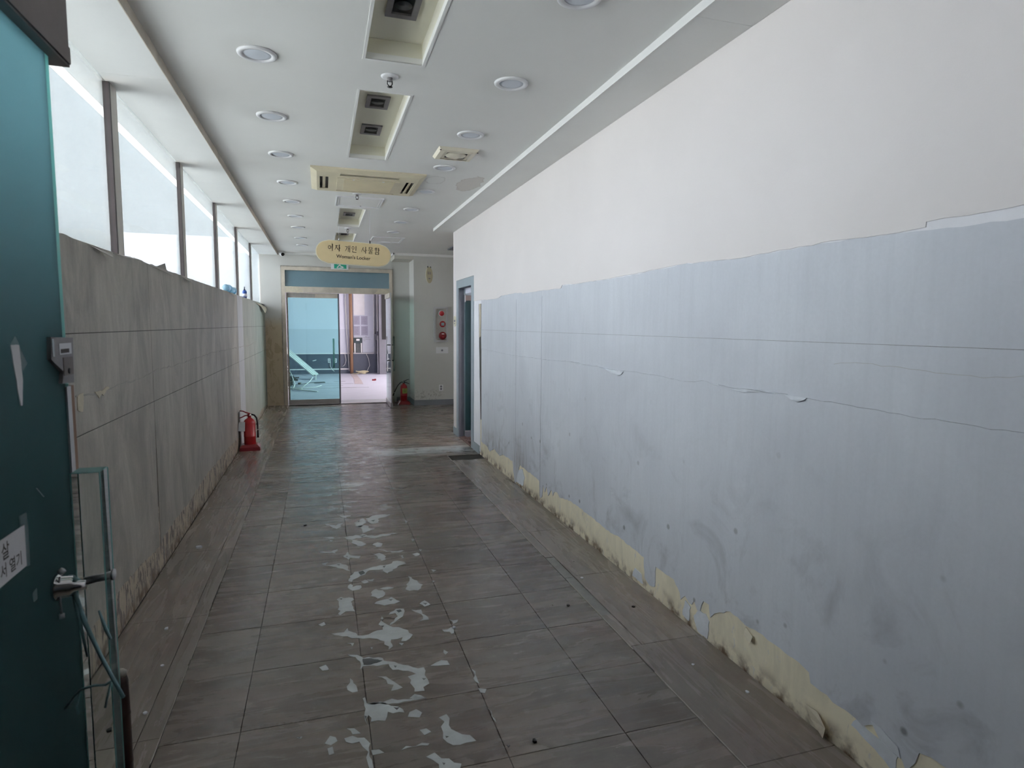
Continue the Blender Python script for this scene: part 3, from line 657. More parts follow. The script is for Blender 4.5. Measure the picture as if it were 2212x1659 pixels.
# white torn backing between upper and lower paper
for p in ([(-2.5,1.80),(7.35,1.80),(7.35,1.90),(-2.5,1.90)],):
    sheet(p, 'torn_white', wall_right, XR-.0006, XR+.003, 'torn_backing')
for p in ([(3.806,1.276),(3.66,1.262),(3.58,1.245),(3.50,1.236),(3.45,1.246),(3.415,1.270),(3.6,1.272)],
          [(2.03,1.279),(1.991,1.262),(1.956,1.256),(1.92,1.268),(1.911,1.276),(1.97,1.28)],
          [(2.36,1.264),(2.30,1.259),(2.157,1.275),(2.05,1.276),(2.1,1.284),(2.307,1.278)],
          [(2.60,1.283),(2.45,1.272),(2.467,1.280)],
          [(1.502,.15),(1.538,.19),(1.499,.192),(1.43,.17),(1.42,.135)],
          [(4.26,1.283),(4.1,1.27),(4.026,1.272),(4.12,1.283)]):
    curl([(y, z, R.uniform(.1, .9)) for y, z in rag(p, .002, .03, True)], 'pale_torn', wall_right, -1, .010)
curl([(1.83,.07,0),(1.80,.03,.1),(1.72,.005,.6),(1.705,.02,1),(1.70,.06,.9),(1.76,.08,.3)], 'beige_torn', wall_right, -1, .035)
curl([(2.20,.205,0),(2.14,.19,.3),(2.135,.165,1),(2.16,.17,.8),(2.19,.18,.5)], 'beige_torn', wall_right, -1, .03)
for p in ([(2.56,.004),(2.48,.004),(2.47,.10),(2.50,.125),(2.55,.12),(2.60,.07)], [(2.70,.03),(2.64,.02),(2.63,.10),(2.68,.115)],
          [(5.6,.02),(5.4,.03),(5.35,.12),(5.42,.19),(5.58,.14)], [(3.25,.02),(3.12,.02),(3.14,.07),(3.22,.08)], [(1.62,.12),(1.44,.07),(1.43,.14),(1.60,.155)]):
    sheet(rag(p, .006, .02, True), 'pale_torn', wall_right, XR+.0005, XR+.0042, 'torn_paper')
cr = rag([(1.152,1.425),(1.255,1.411),(1.368,1.415),(1.519,1.424),(1.695,1.428),(1.79,1.417)], .003, .03)
sheet([(y, z+.0005) for y, z in cr]+[(y, z-.0005) for y, z in reversed(cr)], 'grey_torn', wall_right, XR-.0028, XR+.002, 'wallpaper_crack')
# bare plaster edge beside the door: dark open slit behind the sheet, grey-brown block
sheet(rag([(7.02,1.80),(7.10,1.80),(7.09,1.40),(7.02,1.42)], .006, .05, True), 'beige_torn', wall_right, XR-.002, XR+.004, 'torn_paper')
sheet(rag([(7.02,.03),(7.36,.03),(7.36,1.80),(7.12,1.80),(7.10,1.30),(7.05,.7)], .006, .06, True), 'torn_white', wall_right, XR-.0005, XR+.004, 'torn_backing')
m = MB(); m.box(XR-.010, XR+.004, 8.352, 8.56, 0, .10); struct(m.build('baseboard_right', M['blue_grey_metal'], keep=True), 'short blue grey baseboard beyond the side door')
m = MB(); m.box(XR-.010, XR+.004, 7.06, 7.345, 0, .10); struct(m.build('baseboard_side', M['blue_grey_metal'], keep=True), 'short blue grey baseboard before the side door')

# ceiling with four light troughs
TR = [(1.80, 3.27), (3.705, 5.18), (7.42, 8.79), (9.41, 10.42)]
TX0, TX1 = .24, .525
m = MB()
def cbox(x0, x1, y0, y1): m.box(x0, x1, y0, y1, ZC, ZC+.03)
cbox(-.742, TX0, -2.6, 12.45); cbox(TX1, 1.515, -2.6, 12.45); cbox(1.515, 4.6, 8.56, 12.45)
ys = [-2.6]+[v for t in TR for v in t]+[12.45]
for i in range(0, len(ys), 2): cbox(TX0, TX1, ys[i], ys[i+1])
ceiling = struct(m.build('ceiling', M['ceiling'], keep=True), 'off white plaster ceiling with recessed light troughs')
for a, b in TR:
    m = MB(); z1 = 2.975; t = .012
    zs = ZC+.03; m.box(TX0-t, TX0, a-t, b+t, zs, z1); m.box(TX1, TX1+t, a-t, b+t, zs, z1)
    m.box(TX0, TX1, a-t, a, zs, z1); m.box(TX0, TX1, b, b+t, zs, z1); m.box(TX0-t, TX1+t, a-t, b+t, z1, z1+.01)
    m.build('light_trough', M['trough'], ceiling, None, 'cream recessed trough for spotlights')
    m = MB(); q = .014
    for x0, x1, y0, y1 in ((TX0-q, TX0, a-q, b+q), (TX1, TX1+q, a-q, b+q), (TX0, TX1, a-q, a), (TX0, TX1, b, b+q)): m.box(x0, x1, y0, y1, ZC-.003, ZC+.002)
    m.build('trough_lip', M['white'], ceiling)
# dropped bands along both sides, in panels
s1 = sgroup('trim_1', (-.9, 5, 2.82), 'dropped white ceiling band along the windows')
for a, b in zip((-2.6, 1.2, 3.74, 6.3, 8.9), (1.2, 3.74, 6.3, 8.9, 12.29)):
    m = MB(); m.box(-1.084, -.742, a+.001, b-.001, 2.82, ZC+.02); m.build('soffit_panel', M['soffit'], s1)
m = MB(); m.box(-.742, -.738, -2.6, 12.29, 2.818, ZC+.02); m.build('edge_strip', M['peeled_frame'], s1)  # beige instead of white: shade on this edge put into its colour
s2 = sgroup('trim_2', (1.66, 5, 2.836), 'dropped white ceiling band along the papered wall')
for a, b in zip((-2.6, 2.33, 6.36), (2.33, 6.36, 8.56)):
    m = MB(); m.box(1.52, 2.0, a+.001, b-.001, 2.836, ZC+.02); m.build('soffit_panel', M['soffit'], s2)
m = MB(); m.box(1.513, 1.52, -2.6, 8.56, 2.834, ZC+.02); m.build('edge_strip', M['white'], s2)
m = MB(); m.box(2.0, 4.6, -2.6, 8.56, 2.95, 3.1); m.box(-1.25, 2.0, -2.6, 12.45, 3.05, 3.2); m.box(2.0, 4.7, 8.5, 12.45, 3.05, 3.2)
struct(m.build('ceiling_2', M['white'], keep=True), 'slab over the corridor')

# far wall, beam and pier
m = MB()
m.box(-1.25, -.685, YF, YF+.16, -.1, 3.1); m.box(-.685, 1.35, YF, YF+.16, 2.61, 3.1); m.box(1.35, 1.69, YF, YF+.16, -.1, 3.1)
wall_far = struct(m.build('wall_far', M['far_mat'], keep=True), 'beige end wall around the glass doors, yellowed at its foot')
m = MB(); m.box(1.69, 4.7, 11.69, YF+.16, -.1, 3.1)
struct(m.build('wall_far_pier', M['far_mat'], keep=True), 'grey beige wall pier that carries the alarm panel')
m = MB(); m.box(1.335, 1.6895, 11.69, YF, 2.77, 3.0)
struct(m.build('trim_5', M['far_wall'], keep=True), 'low beam over the wall corner')
m = MB(); m.box(-.738, 1.335, YF-.03, YF, 2.845, ZC+.004); m.box(-.738, 1.335, YF-.018, YF, 2.833, 2.846)
m.box(1.305, 1.335, 11.66, YF-.03, 2.845, ZC+.004); m.box(1.305, 4.6, 11.66, 11.69, 2.845, ZC+.004); m.box(1.32, 4.6, 11.672, 11.69, 2.833, 2.846)
struct(m.build('trim_6', M['white'], keep=True), 'slim white ceiling moulding on the end wall')
m = MB(); m.box(1.68, 3.5, 11.678, 11.69, 0, .105); m.box(1.68, 1.69, 11.678, 12.29, 0, .105); m.box(1.42, 1.69, 12.28, 12.29, 0, .105)
struct(m.build('baseboard_far', M['skirting'], keep=True), 'blue grey baseboard of the wall pier')
m = MB(); m.box(4.5, 4.7, 8.3, 12.45, -.1, .8); m.box(4.5, 4.7, 8.3, 12.45, 2.4, 3.1); m.box(4.5, 4.7, 8.3, 9.2, .8, 2.4); m.box(4.5, 4.7, 9.55, 12.45, .8, 2.4); struct(m.build('wall_side', M['grey_wall'], keep=True), 'end wall of the side passage')  # window opening added to brighten the pier and the far floor
m = MB(); m.box(2.0, 4.6, 8.42, 8.56, -.1, 3.1); struct(m.build('wall_side_near', M['grey_wall'], keep=True), 'wall of the side passage')
# dark opening in the side passage ceiling
m = MB(); m.box(2.15, 2.75, 10.35, 10.75, ZC-.02, ZC+.002); struct(m.build('trim_7', M['dark_grey_metal'], keep=True), 'dark grille in the side passage ceiling')

# small room behind the side door
m = MB(); m.box(2.0, 3.4, 6.0, 6.1, -.1, 3.1); m.box(3.4, 3.5, 6.0, 8.56, -.1, .9); m.box(3.4, 3.5, 6.0, 8.56, 2.2, 3.1); m.box(3.4, 3.5, 6.0, 6.6, .9, 2.2); m.box(3.4, 3.5, 7.8, 8.56, .9, 2.2); m.box(2.0, 2.03, 6.0, 7.40, -.1, 3.1)  # includes a window opening added to light the teal leaf
struct(m.build('wall_side_room', M['lilac_wall'], keep=True), 'walls of the small room behind the side door')

# room beyond the glass doors
BY = 19.9
m = MB(); m.box(-3.3, 4.9, BY, BY+.2, -.1, 3.1); wall_back = struct(m.build('wall_back', M['lilac_wall'], keep=True), 'pale wall of the room beyond the glass doors')
m = MB(); m.box(-3.3, 4.9, BY-.004, BY, .64, 1.39); m.build('lower_paint_band', M['lilac_lower'], wall_back)
m = MB(); m.box(-3.3, 4.9, BY-.012, BY, 0, .612); m.build('dado', M['slate'], wall_back, None, 'dark slate painted lower wall')
m = MB(); m.box(-3.3, 1.60, BY-.03, BY-.012, .618, .648); m.build('dado_rail', M['plastic_white'], wall_back)
m = MB(); m.box(-3.3, .84, BY-.028, BY-.012, .125, .16); m.build('floor_rail', M['plastic_white'], wall_back)
m = MB(); m.box(-3.3, -3.1, 12.45, BY, -.1, 3.1); struct(m.build('wall_back_left', M['lilac_wall'], keep=True), 'side wall of the room beyond the glass doors')
m = MB(); m.box(-3.3, -1.25, 12.29, 12.45, -.1, 3.1); m.box(4.7, 4.9, 12.2, 13.6, -.1, 3.1); m.box(4.7, 4.9, 12.9, BY, -.1, .5)
m.box(4.7, 4.9, 12.9, BY, 2.7, 3.1); m.box(4.7, 4.9, 19.3, BY, -.1, 3.1)
struct(m.build('wall_back_right', M['lilac_wall'], keep=True), 'window wall of the room beyond the glass doors')
m = MB(); m.box(-3.3, 4.9, 12.45, BY+.2, 2.95, 3.1); struct(m.build('ceiling_3', M['white'], keep=True), 'ceiling of the room beyond the glass doors')
m = MB(); m.box(1.715, 1.98, 19.35, BY, 0, 2.95); col = struct(m.build('trim_8', M['dark_column'], keep=True), 'dark grey column in the room beyond the glass doors')
m = MB(); m.box(1.80, 1.93, 19.34, 19.35, 1.08, 2.95); m.build('dark_recess', M['black'], col)
m = MB(); m.box(1.64, 1.715, 19.6, BY, 1.05, 2.95); m.box(1.60, 1.64, 19.7, BY, .62, 1.25); m.build('dark_post', M['dark_column'], col)
m = MB(); m.box(1.675, 1.70, 19.55, 19.6, 0, 1.2); m.box(1.668, 1.70, 19.55, 19.6, 1.33, 2.95); m.build('pale_post', M['alu'], col)
# near end behind the camera
m = MB(); m.box(-1.3, 4.7, -2.8, -2.6, -.1, .0); m.box(-1.3, 4.7, -2.8, -2.6, 0, 3.1)
struct(m.build('wall_near', M['upper_paper'], keep=True), 'wall at the entrance end of the corridor')
# ---------------------------------------------------------------- glass doors at the far end
d1 = sgroup('door_1', (.33, 12.3, 0), 'peeling beige metal frame of the double glass doors')
for a, b, c, d in ((-.685, -.625, 0, 2.61), (1.295, 1.355, 0, 2.61)):
    m = MB(); m.box(a, b, 12.255, 12.37, c, d); m.build('frame_post', M['peeled_frame'], d1)
m = MB(); m.box(-.625, 1.295, 12.255, 12.37, 2.545, 2.61); m.build('frame_head', M['peeled_frame'], d1)
m = MB(); m.box(-.625, 1.295, 12.255, 12.37, 2.135, 2.245); m.build('frame_rail', M['peeled_frame'], d1)
m = MB(); m.box(-.625, 1.295, 12.30, 12.312, 2.245, 2.545); m.build('transom_pane', M['transom'], d1, None, 'blue filmed pane over the doors')
m = MB(); m.box(-.70, -.685, 12.27, 12.30, 0, 2.625); m.box(1.355, 1.37, 12.27, 12.30, 0, 2.625); m.box(-.70, 1.37, 12.27, 12.30, 2.61, 2.628); m.build('frame_trim', M['pale_edge'], d1)
m = MB(); m.prism(rag([(-.62,2.13),(-.30,2.13),(-.34,2.20),(-.42,2.245),(-.62,2.245)], .006, .05, True), 'y', 12.2535, 12.256); m.build('peeled_film', M['beige_torn'], d1)
m = MB(); m.prism(rag([(1.0,2.14),(1.29,2.14),(1.29,2.21),(1.1,2.245),(1.06,2.19)], .006, .05, True), 'y', 12.2535, 12.256); m.build('peeled_film', M['beige_torn'], d1)
m = MB(); m.box(-.625, 1.295, 12.27, 12.40, 0, .008); m.build('threshold', M['steel'], d1)
m = MB(); m.box(.35, 1.25, 12.42, 12.88, 0, .003); m.build('threshold_sheet', M['floor_line'], d1)

g = thing('glass_door', (-.62, 12.32, .01), 'closed aqua tinted glass door with steel bottom rail and vertical pull bar', 'door')
m = MB(); m.box(-.60, .318, 12.315, 12.327, .09, 2.05); m.build('glass', M['aqua_glass'], g)
m = MB(); m.box(-.615, .318, 12.297, 12.345, .012, .10); m.build('bottom_rail', M['steel'], g)
m = MB(); m.box(-.615, .318, 12.297, 12.345, 2.04, 2.128); m.build('top_rail', M['peeled_frame'], g)
m = MB(); m.box(.318, .345, 12.30, 12.342, .012, 2.128); m.build('edge_stile', M['dark_grey_metal'], g)
m = MB(); m.prism(rag([(-.6,2.045),(-.42,2.05),(-.10,2.045),(-.09,2.11),(-.4,2.125),(-.6,2.12)], .006, .05, True), 'y', 12.2955, 12.298); m.build('peeled_film', M['grey_torn'], g)
m = MB(); m.box(-.612, -.585, 12.31, 12.332, .1, 2.04); m.build('hinge_edge', M['pale_edge'], g)
m = MB(); m.tube([(.225,12.255,.70),(.225,12.255,1.27)], .017, 10); hb = m.build('pull_bar', M['edge_glass'], g)
m = MB()
for z in (.83, 1.17): m.tube([(.225,12.255,z),(.225,12.32,z)], .010, 8)
m.build('bar_bolts', M['chrome'], hb)

g = thing('glass_door', (1.225, 12.27, .01), 'open glass door leaf standing edge-on beside the fire extinguisher corner', 'door')
m = MB(); m.box(1.219, 1.231, 11.40, 12.26, .09, 2.05); m.build('glass', M['green_glass'], g)
m = MB(); m.box(1.203, 1.247, 11.40, 12.26, .012, .10); m.build('bottom_rail', M['steel'], g)
m = MB(); m.box(1.203, 1.247, 11.40, 12.26, 2.04, 2.125); m.build('top_rail', M['peeled_frame'], g)
m = MB(); m.box(1.216, 1.236, 11.385, 11.40, .012, 2.125); m.build('edge_stile', M['alu'], g)
for x in (1.285, 1.165):
    m = MB(); m.tube([(x,11.52,.68),(x,11.52,1.33)], .015, 10); hb = m.build('pull_bar', M['green_glass'] if x > 1.2 else M['acrylic'], g)
    m = MB()
    for z in (.88, 1.17): m.tube([(x,11.52,z),(1.225,11.52,z)], .010, 8)
    m.build('bar_bolts', M['darkgrey'], hb)

# side door in the papered wall
d2 = sgroup('door_2', (1.8, 7.86, 0), 'blue grey metal frame of the narrow side door')
for y0, y1, z0, z1 in ((7.355, 7.48, 0, 2.15), (8.235, 8.35, 0, 2.15), (7.48, 8.235, 2.045, 2.15)):
    m = MB(); m.box(XR-.008, XR+.006, y0, y1, z0, z1); m.build('frame_trim', M['blue_grey_metal'], d2)
for y0, y1, z0, z1 in ((7.47, 7.488, 0, 2.06), (8.228, 8.25, 0, 2.06), (7.488, 8.228, 2.045, 2.07)):
    m = MB(); m.box(XR+.006, 1.872, y0, y1, z0, z1); m.build('jamb', M['dark_grey_metal'], d2)
for y0, y1 in ((7.474, 7.492), (8.222, 8.25)):
    m = MB(); m.box(1.872, 2.0, y0, y1, 0, 2.06); m.build('jamb_stop', M['blue_grey_metal'], d2)
m = MB(); m.box(1.89, 1.91, 7.49, 8.228, 1.975, 2.045); m.build('head_panel', M['lilac_wall'], d2)
m = MB(); m.box(1.80, 2.9, 7.49, 8.23, -.006, .002)
for i in range(40):
    x, y, r = R.uniform(1.83, 2.1), R.uniform(7.5, 8.2), R.uniform(.006, .02); m.box(x-r, x+r, y-r*.8, y+r*.8, .0, r*.8)
m.build('rubble_floor', M['dirt'], d2, 'stuff')
g = thing('teal_door', (1.90, 8.20, .0), 'dark teal glass door standing inside the narrow side doorway', 'door')
m = MB(); m.box(1.885, 2.72, 8.19, 8.202, .09, 1.945); m.build('glass', M['teal'], g)
m = MB(); m.box(1.88, 2.72, 8.18, 8.212, 1.88, 1.95); m.build('top_rail', M['brown_rail'], g)
m = MB(); m.box(1.88, 2.72, 8.18, 8.212, .0, .09); m.build('bottom_rail', M['dark_grey_metal'], g)
m = MB(); m.box(1.878, 2.0, 8.176, 8.182, .082, .092); m.build('rail_edge', M['alu'], g)
m = MB(); m.box(1.876, 1.884, 8.178, 8.214, 1.86, 1.955); m.build('end_cap', M['alu'], g)

# open door by the entrance
g = thing('teal_door', (-.5, .55, .01), 'big teal filmed glass door standing open close by, with chrome bolt and clear handle', 'door')
m = MB(); m.box(-.506, -.494, .55, 1.436, .09, 2.062); m.build('glass', M['teal'], g)
m = MB(); m.box(-.506, -.494, 1.436, 1.452, 1.42, 2.062); m.build('glass_edge', M['edge_glass'], g, None, 'pale aqua polished glass edge')
m = MB(); m.box(-.524, -.474, .55, 1.50, 2.062, 2.30); m.box(-.530, -.470, .55, 1.495, 2.066, 2.098); m.build('top_rail', M['brown_rail'], g, None, 'dark brown grey top rail')
m = MB(); m.box(-.524, -.474, .55, 1.45, .0, .10); m.build('bottom_rail', M['steel'], g)
m = MB(); m.box(-.510, -.490, 1.432, 1.452, .10, 1.42); es = m.build('edge_channel', M['alu'], g, None, 'slim aluminium edge channel')
m = MB(); m.box(-.509, -.491, 1.452, 1.470, .10, 1.42); m.build('edge_seal', M['rust_pipe'], es)
lk = MB(); lk.prism([(1.3616, 1.5214), (1.469, 1.5179), (1.462, 1.426), (1.4027, 1.4295), (1.4113, 1.4526), (1.3722, 1.4712), (1.3576, 1.4792)], 'x', -.520, -0.487)
lk = lk.build('door_lock', M['lockgrey'], g, None, 'grey metal lock box on the door edge')
LX = -.487; l0 = 1.3616
m = MB(); m.box(LX-.001, LX+.0015, l0+.001, l0+.009, 1.484, 1.518); m.build('lock_bevel', M['chrome'], lk)
m = MB(); m.box(LX-.001, LX+.0010, l0+.034, l0+.094, 1.486, 1.508); m.build('lock_plate', M['alu'], lk)
m = MB(); m.box(LX, LX+.0016, l0+.040, l0+.080, 1.489, 1.497); m.build('lock_letters', M['ink'], lk)
m = MB(); m.box(LX, LX+.0010, l0+.050, l0+.098, 1.444, 1.480); m.build('lock_window', M['brown_rail'], lk)
m = MB(); m.tube([(LX,l0+.075,1.452),(LX+.002,l0+.075,1.452)], .006, 10); m.build('keyhole', M['black'], lk)
hb = MB(); hb.box(-.461, -.413, 1.337, 1.383, .28, 1.262); hb = hb.build('handle_bar', M['acrylic'], g, None, 'clear square acrylic handle bar')
m = MB()
for xx, yy in ((-.461,1.337),(-.413,1.337),(-.413,1.383),(-.461,1.383)): m.tube([(xx,yy,.28),(xx,yy,1.262)], .0013, 5)
m.box(-.4605, -.4135, 1.3375, 1.3825, 1.262, 1.2635); m.build('edge_highlights', M['edge_glass'], hb)  # pale tubes and cap stand in for highlights on the acrylic
for z in (1.045, .48):
    m = MB(); m.lathe([(0,0),(.025,0),(.025,.006),(.020,.009),(.019,.028),(.010,.034),(.009,.050),(.0,.050)], (-.494,1.33,z), 20, 'x'); bo = m.build('bolt_flange', M['chrome'], g)
    m = MB(); m.tube([(-.45,1.34,z+.004),(-.408,1.36,z+.004)], .0075, 10); m.lathe([(0,0),(.011,0),(.011,.004),(.0,.006)], (-.408,1.36,z+.004), 12, 'x'); m.build('bolt_rod', M['alu'], bo)
m = MB(); m.tube([(-.480,1.315,1.078),(-.474,1.315,1.084)], .006, 10); m.tube([(-.482,1.318,1.07),(-.484,1.318,1.02),(-.484,1.322,.995)], .0022, 6); m.lathe([(0,0),(.005,.002),(.005,.010),(0,.012)], (-.484,1.322,.985), 8); m.build('set_screw', M['alu'], g)
st = MB(); st.prism(rag([(1.219,1.511),(1.249,1.510),(1.2535,1.45),(1.246,1.406),(1.239,1.407),(1.228,1.46)], .0008, .01, True), 'x', -.494, -.4930)
st.build('torn_sticker', M['paper'], g, None, 'torn white paper strip stuck on the glass')
m = MB(); m.prism([(1.219,1.511),(1.237,1.526),(1.25,1.51)], 'x', -.494, -.4932); m.prism([(1.249,1.508),(1.275,1.477),(1.256,1.465),(1.2535,1.47)], 'x', -.494, -.4932)
m.prism([(1.206,1.223),(1.231,1.222),(1.232,1.201),(1.207,1.205)], 'x', -.494, -.4925); m.prism([(1.223,1.20),(1.234,1.20),(1.232,1.128),(1.221,1.13)], 'x', -.494, -.4925)
m.prism([(1.276,1.253),(1.282,1.251),(1.308,1.229),(1.302,1.23)], 'x', -.494, -.4935); m.prism([(1.236,1.075),(1.252,1.078),(1.252,1.058),(1.238,1.058)], 'x', -.494, -.4932)
m.build('tape_pieces', M['tape'], g)
pp = MB(); pp.prism([(1.02,1.203),(1.223,1.203),(1.221,1.131),(1.02,1.129)], 'x', -.494, -.4933); pp = pp.build('paper_note', M['paper'], g, None, 'white paper note with black Korean lettering')
m = MB(); text_into(m, '\uc0b4', .030, lambda u, v: (-.4931, 1.166+u*.95, 1.180+v), align='RIGHT'); text_into(m, '\uc11c \uc5f4\uae30', .026, lambda u, v: (-.4931, 1.207+u*.95, 1.150+v), align='RIGHT'); m.build('lettering', M['ink'], pp, 'stuff')
# steel door surround at the entrance (beside and over the photographer)
m = MB(); m.box(-.985, -.53, .44, .55, 0, 2.82); m.box(1.10, 1.79, .44, .55, 0, 2.82); m.box(-.53, 1.10, .44, .55, 2.34, 2.82)
struct(m.build('wall_entrance', M['upper_paper'], keep=True), 'partition that holds the entrance door')
# twine on the handle
m = MB()
m.tube([(-.474,1.345,1.062),(-.466,1.335,1.03),(-.450,1.330,.97),(-.425,1.325,.90),(-.404,1.32,.85),(-.392,1.33,.806)], [0.0037,0.0043,0.0043,0.0037,0.0037,0.0037], 7)
m.tube([(-.474,1.345,1.062),(-.462,1.331,1.0),(-.455,1.33,.95),(-.449,1.33,.90)], [0.0031,0.0043,0.0031,0.0019], 7)
m.tube([(-.425,1.33,.99),(-.415,1.33,.95),(-.408,1.33,.93)], [0.0019,0.0037,0.0025], 7)
m.tube([(-.492,1.33,.800),(-.475,1.33,.822),(-.462,1.328,.836),(-.44,1.328,.840),(-.42,1.328,.838),(-.408,1.328,.846)], .0024, 7)
m.tube([(-.468,1.34,1.058),(-.462,1.325,1.06),(-.456,1.345,1.045)], .005, 7); m.tube([(-.466,1.334,.832),(-.472,1.33,.80),(-.470,1.33,.785)], .0022, 7)
m.tube([(-.412,1.33,.84),(-.42,1.33,.81),(-.424,1.33,.79)], .0022, 7)
tag(m.build('twine', M['twine'], None), 'pale blue plastic twine knotted round the clear door handle', 'twine')
# dark pole behind the door
g = thing('pole', (-.503, 1.705, 0), 'dark brown pole standing on the floor behind the open teal door', 'pole')
m = MB(); m.lathe([(.017,0),(.017,.14),(.018,.142),(.017,.145),(.017,.28),(.018,.282),(.017,.285),(.0165,.42),(.0175,.422),(.0165,.425),(.016,.55),(.017,.552),(.016,.555),(.0155,.64),(.012,.655),(0,.656)], (-.503,1.70,.0025), 14); m.build('shaft', M['brown_pole'], g)
m = MB(); m.lathe([(.0,.0),(.012,.001),(.013,.012),(.007,.018),(0,.019)], (-.503,1.70,.655), 12); m.build('cap', M['pale_edge'], g)

# ---------------------------------------------------------------- ceiling fittings
ORD = ['first', 'second', 'third', 'fourth', 'fifth', 'sixth', 'seventh', 'eighth', 'ninth', 'tenth']
def downlight(x, y):
    g = thing('downlight', (x, y, ZC), '', 'downlight', 'downlights in the corridor ceiling')
    m = MB(); m.lathe([(.066,-.004),(.070,-.010),(.085,-.011),(.0925,-.007),(.094,0),(.066,.0)], (x, y, ZC), 36); m.build('trim_ring', M['plastic_white'], g)
    m = MB(); m.lathe([(0,-.0062),(.05,-.0058),(.0665,-.004),(.0665,.001),(0,.001)], (x, y, ZC), 32); m.build('diffuser', M['lamp_lens'], g)
    return g
proto = None; C = math.cos
for row, x, ys in (('by the windows', -.2725, [3.39,4.337,5.262,6.262,7.203,8.155,9.064,10.165,11.085]), ('by the papered wall', 1.027, [2.41,3.345,4.307,5.256,6.227,7.23,8.167,9.06,10.20])):
    for i, y in enumerate(ys):
        if proto is None: o = proto = downlight(x, y)
        else: o = copy_tree(proto); o.location = (x, y, ZC)
        o['label'] = 'round unlit white downlight, %s from the entrance in the row %s' % (ORD[i], row)
def spot(x, y):
    z = 2.975; g = thing('square_spotlight', (x, y, z), '', 'spotlight', 'square spotlights in the ceiling troughs')
    m = MB()
    for x0, x1, y0, y1 in ((-.072,.072,-.112,-.075),(-.072,.072,.075,.112),(-.072,-.045,-.075,.075),(.045,.072,-.075,.075)): m.box(x+x0, x+x1, y+y0, y+y1, z-.010, z)
    m.build('bezel', M['lockgrey'], g, None, 'grey metal square bezel')
    m = MB(); m.box(x-.045, x+.045, y-.075, y+.075, z-.001, z+.0005); m.build('housing', M['black'], g)
    m = MB(); m.lathe([(.040,-.006),(.034,-.0015),(.018,-.0012),(.036,-.004)], (x, y, z), 20); m.build('reflector', M['darkgrey'], g)
    m = MB(); m.lathe([(0,-.006),(.010,-.005),(.013,-.001),(0,-.001)], (x, y+.01, z), 12); m.build('lamp', M['steel'], g)
    return g
sp0 = None
for (x, y), w in zip([(.383,2.90),(.378,4.155),(.382,4.74),(.380,8.375),(.378,10.45-.25)], ['in the trough nearest the entrance','nearer of two in the long second trough','farther of two in the long second trough','in the third trough, above the hanging sign','in the last trough, farthest from the entrance']):
    if sp0 is None: o = sp0 = spot(x, y)
    else: o = copy_tree(sp0); o.location = (x, y, 2.975)
    o['label'] = 'black square recessed spotlight, '+w
sk0 = None
for (x, y), w in zip([(.381,3.465),(.381,6.585),(.383,8.94)], ['between the first two troughs','beside the yellowed air conditioner','between the last two troughs']):
    g = thing('sprinkler_head', (x, y, ZC), 'small ceiling sprinkler head with white collar, '+w, 'sprinkler', 'sprinkler heads in the ceiling')
    m = MB(); m.lathe([(.0,-.008),(.034,-.009),(.046,-.004),(.047,0),(0,0)], (x,y,ZC), 24); m.build('collar', M['plastic_white'], g)
    m = MB(); m.lathe([(.016,-.004),(.014,-.02),(.010,-.026),(0,-.026)], (x,y,ZC), 12); m.build('body', M['lockgrey'], g)
    m = MB()
    for s in (-1, 1): m.tube([(x+s*.012,y,ZC-.022),(x+s*.013,y,ZC-.04),(x+s*.004,y,ZC-.052)], .003, 6)
    m.lathe([(0,-.056),(.014,-.056),(.014,-.053),(0,-.052)], (x,y,ZC), 12); m.build('deflector', M['black'], g)
# cassette air conditioner
x0, x1, y0, y1 = -.058, .925, 5.54, 6.42; z = ZC
g = thing('air_conditioner', ((x0+x1)/2, (y0+y1)/2, z), 'yellowed four-way cassette air conditioner set in the ceiling', 'air conditioner')
m = MB(); b = .05; h = .032
def ringz(m, o, i, zo, zi):
    vs = [(o[0],o[2],zo),(o[1],o[2],zo),(o[1],o[3],zo),(o[0],o[3],zo),(i[0],i[2],zi),(i[1],i[2],zi),(i[1],i[3],zi),(i[0],i[3],zi)]
    m.add(vs, [(0,1,5,4),(1,2,6,5),(2,3,7,6),(3,0,4,7)])
ringz(m, (x0,x1,y0,y1), (x0,x1,y0,y1), z, z-.012); ringz(m, (x0,x1,y0,y1), (x0+b,x1-b,y0+b,y1-b), z-.012, z-h)
cx0, cx1, cy0, cy1 = x0+b, x1-b, y0+b, y1-b; px0, px1, py0, py1 = x0+.225, x1-.205, y0+.235, y1-.15
for q in ((cx0,cx1,cy0,y0+.095),(cx0,cx1,y0+.165,py0),(cx0,px0+.02,y0+.095,y0+.165),(px1-.02,cx1,y0+.095,y0+.165),(cx0,cx1,py1,y1-.115),(cx0,cx1,y1-.075,cy1),
          (cx0,px0,y1-.115,y1-.075),(px1,cx1,y1-.115,y1-.075),(cx0,x0+.075,py0,py1),(x0+.15,px0,py0,py1),(px1,x1-.15,py0,py1),(x1-.075,cx1,py0,py1)):
    m.box(q[0], q[1], q[2], q[3], z-h, z-h+.006)
m.build('panel_frame', M['cream_plastic'], g)
def slot(q, axis):
    m = MB(); m.box(q[0], q[1], q[2], q[3], z-.006, z-.004); s = m.build('air_slot', M['black'], g)
    m = MB()
    if axis == 'x': c = (q[2]+q[3])/2; m.obb(((q[0]+q[1])/2, c, z-h+.006), (q[1]-q[0]-.01,0,0), (0,(q[3]-q[2])*.34,.008), (0,0,.004))
    else: c = (q[0]+q[1])/2; m.obb((c, (q[2]+q[3])/2, z-h+.006), ((q[1]-q[0])*.34,0,.008), (0,q[3]-q[2]-.01,0), (0,0,.004))
    m.build('louver', M['cream_plastic'], s)
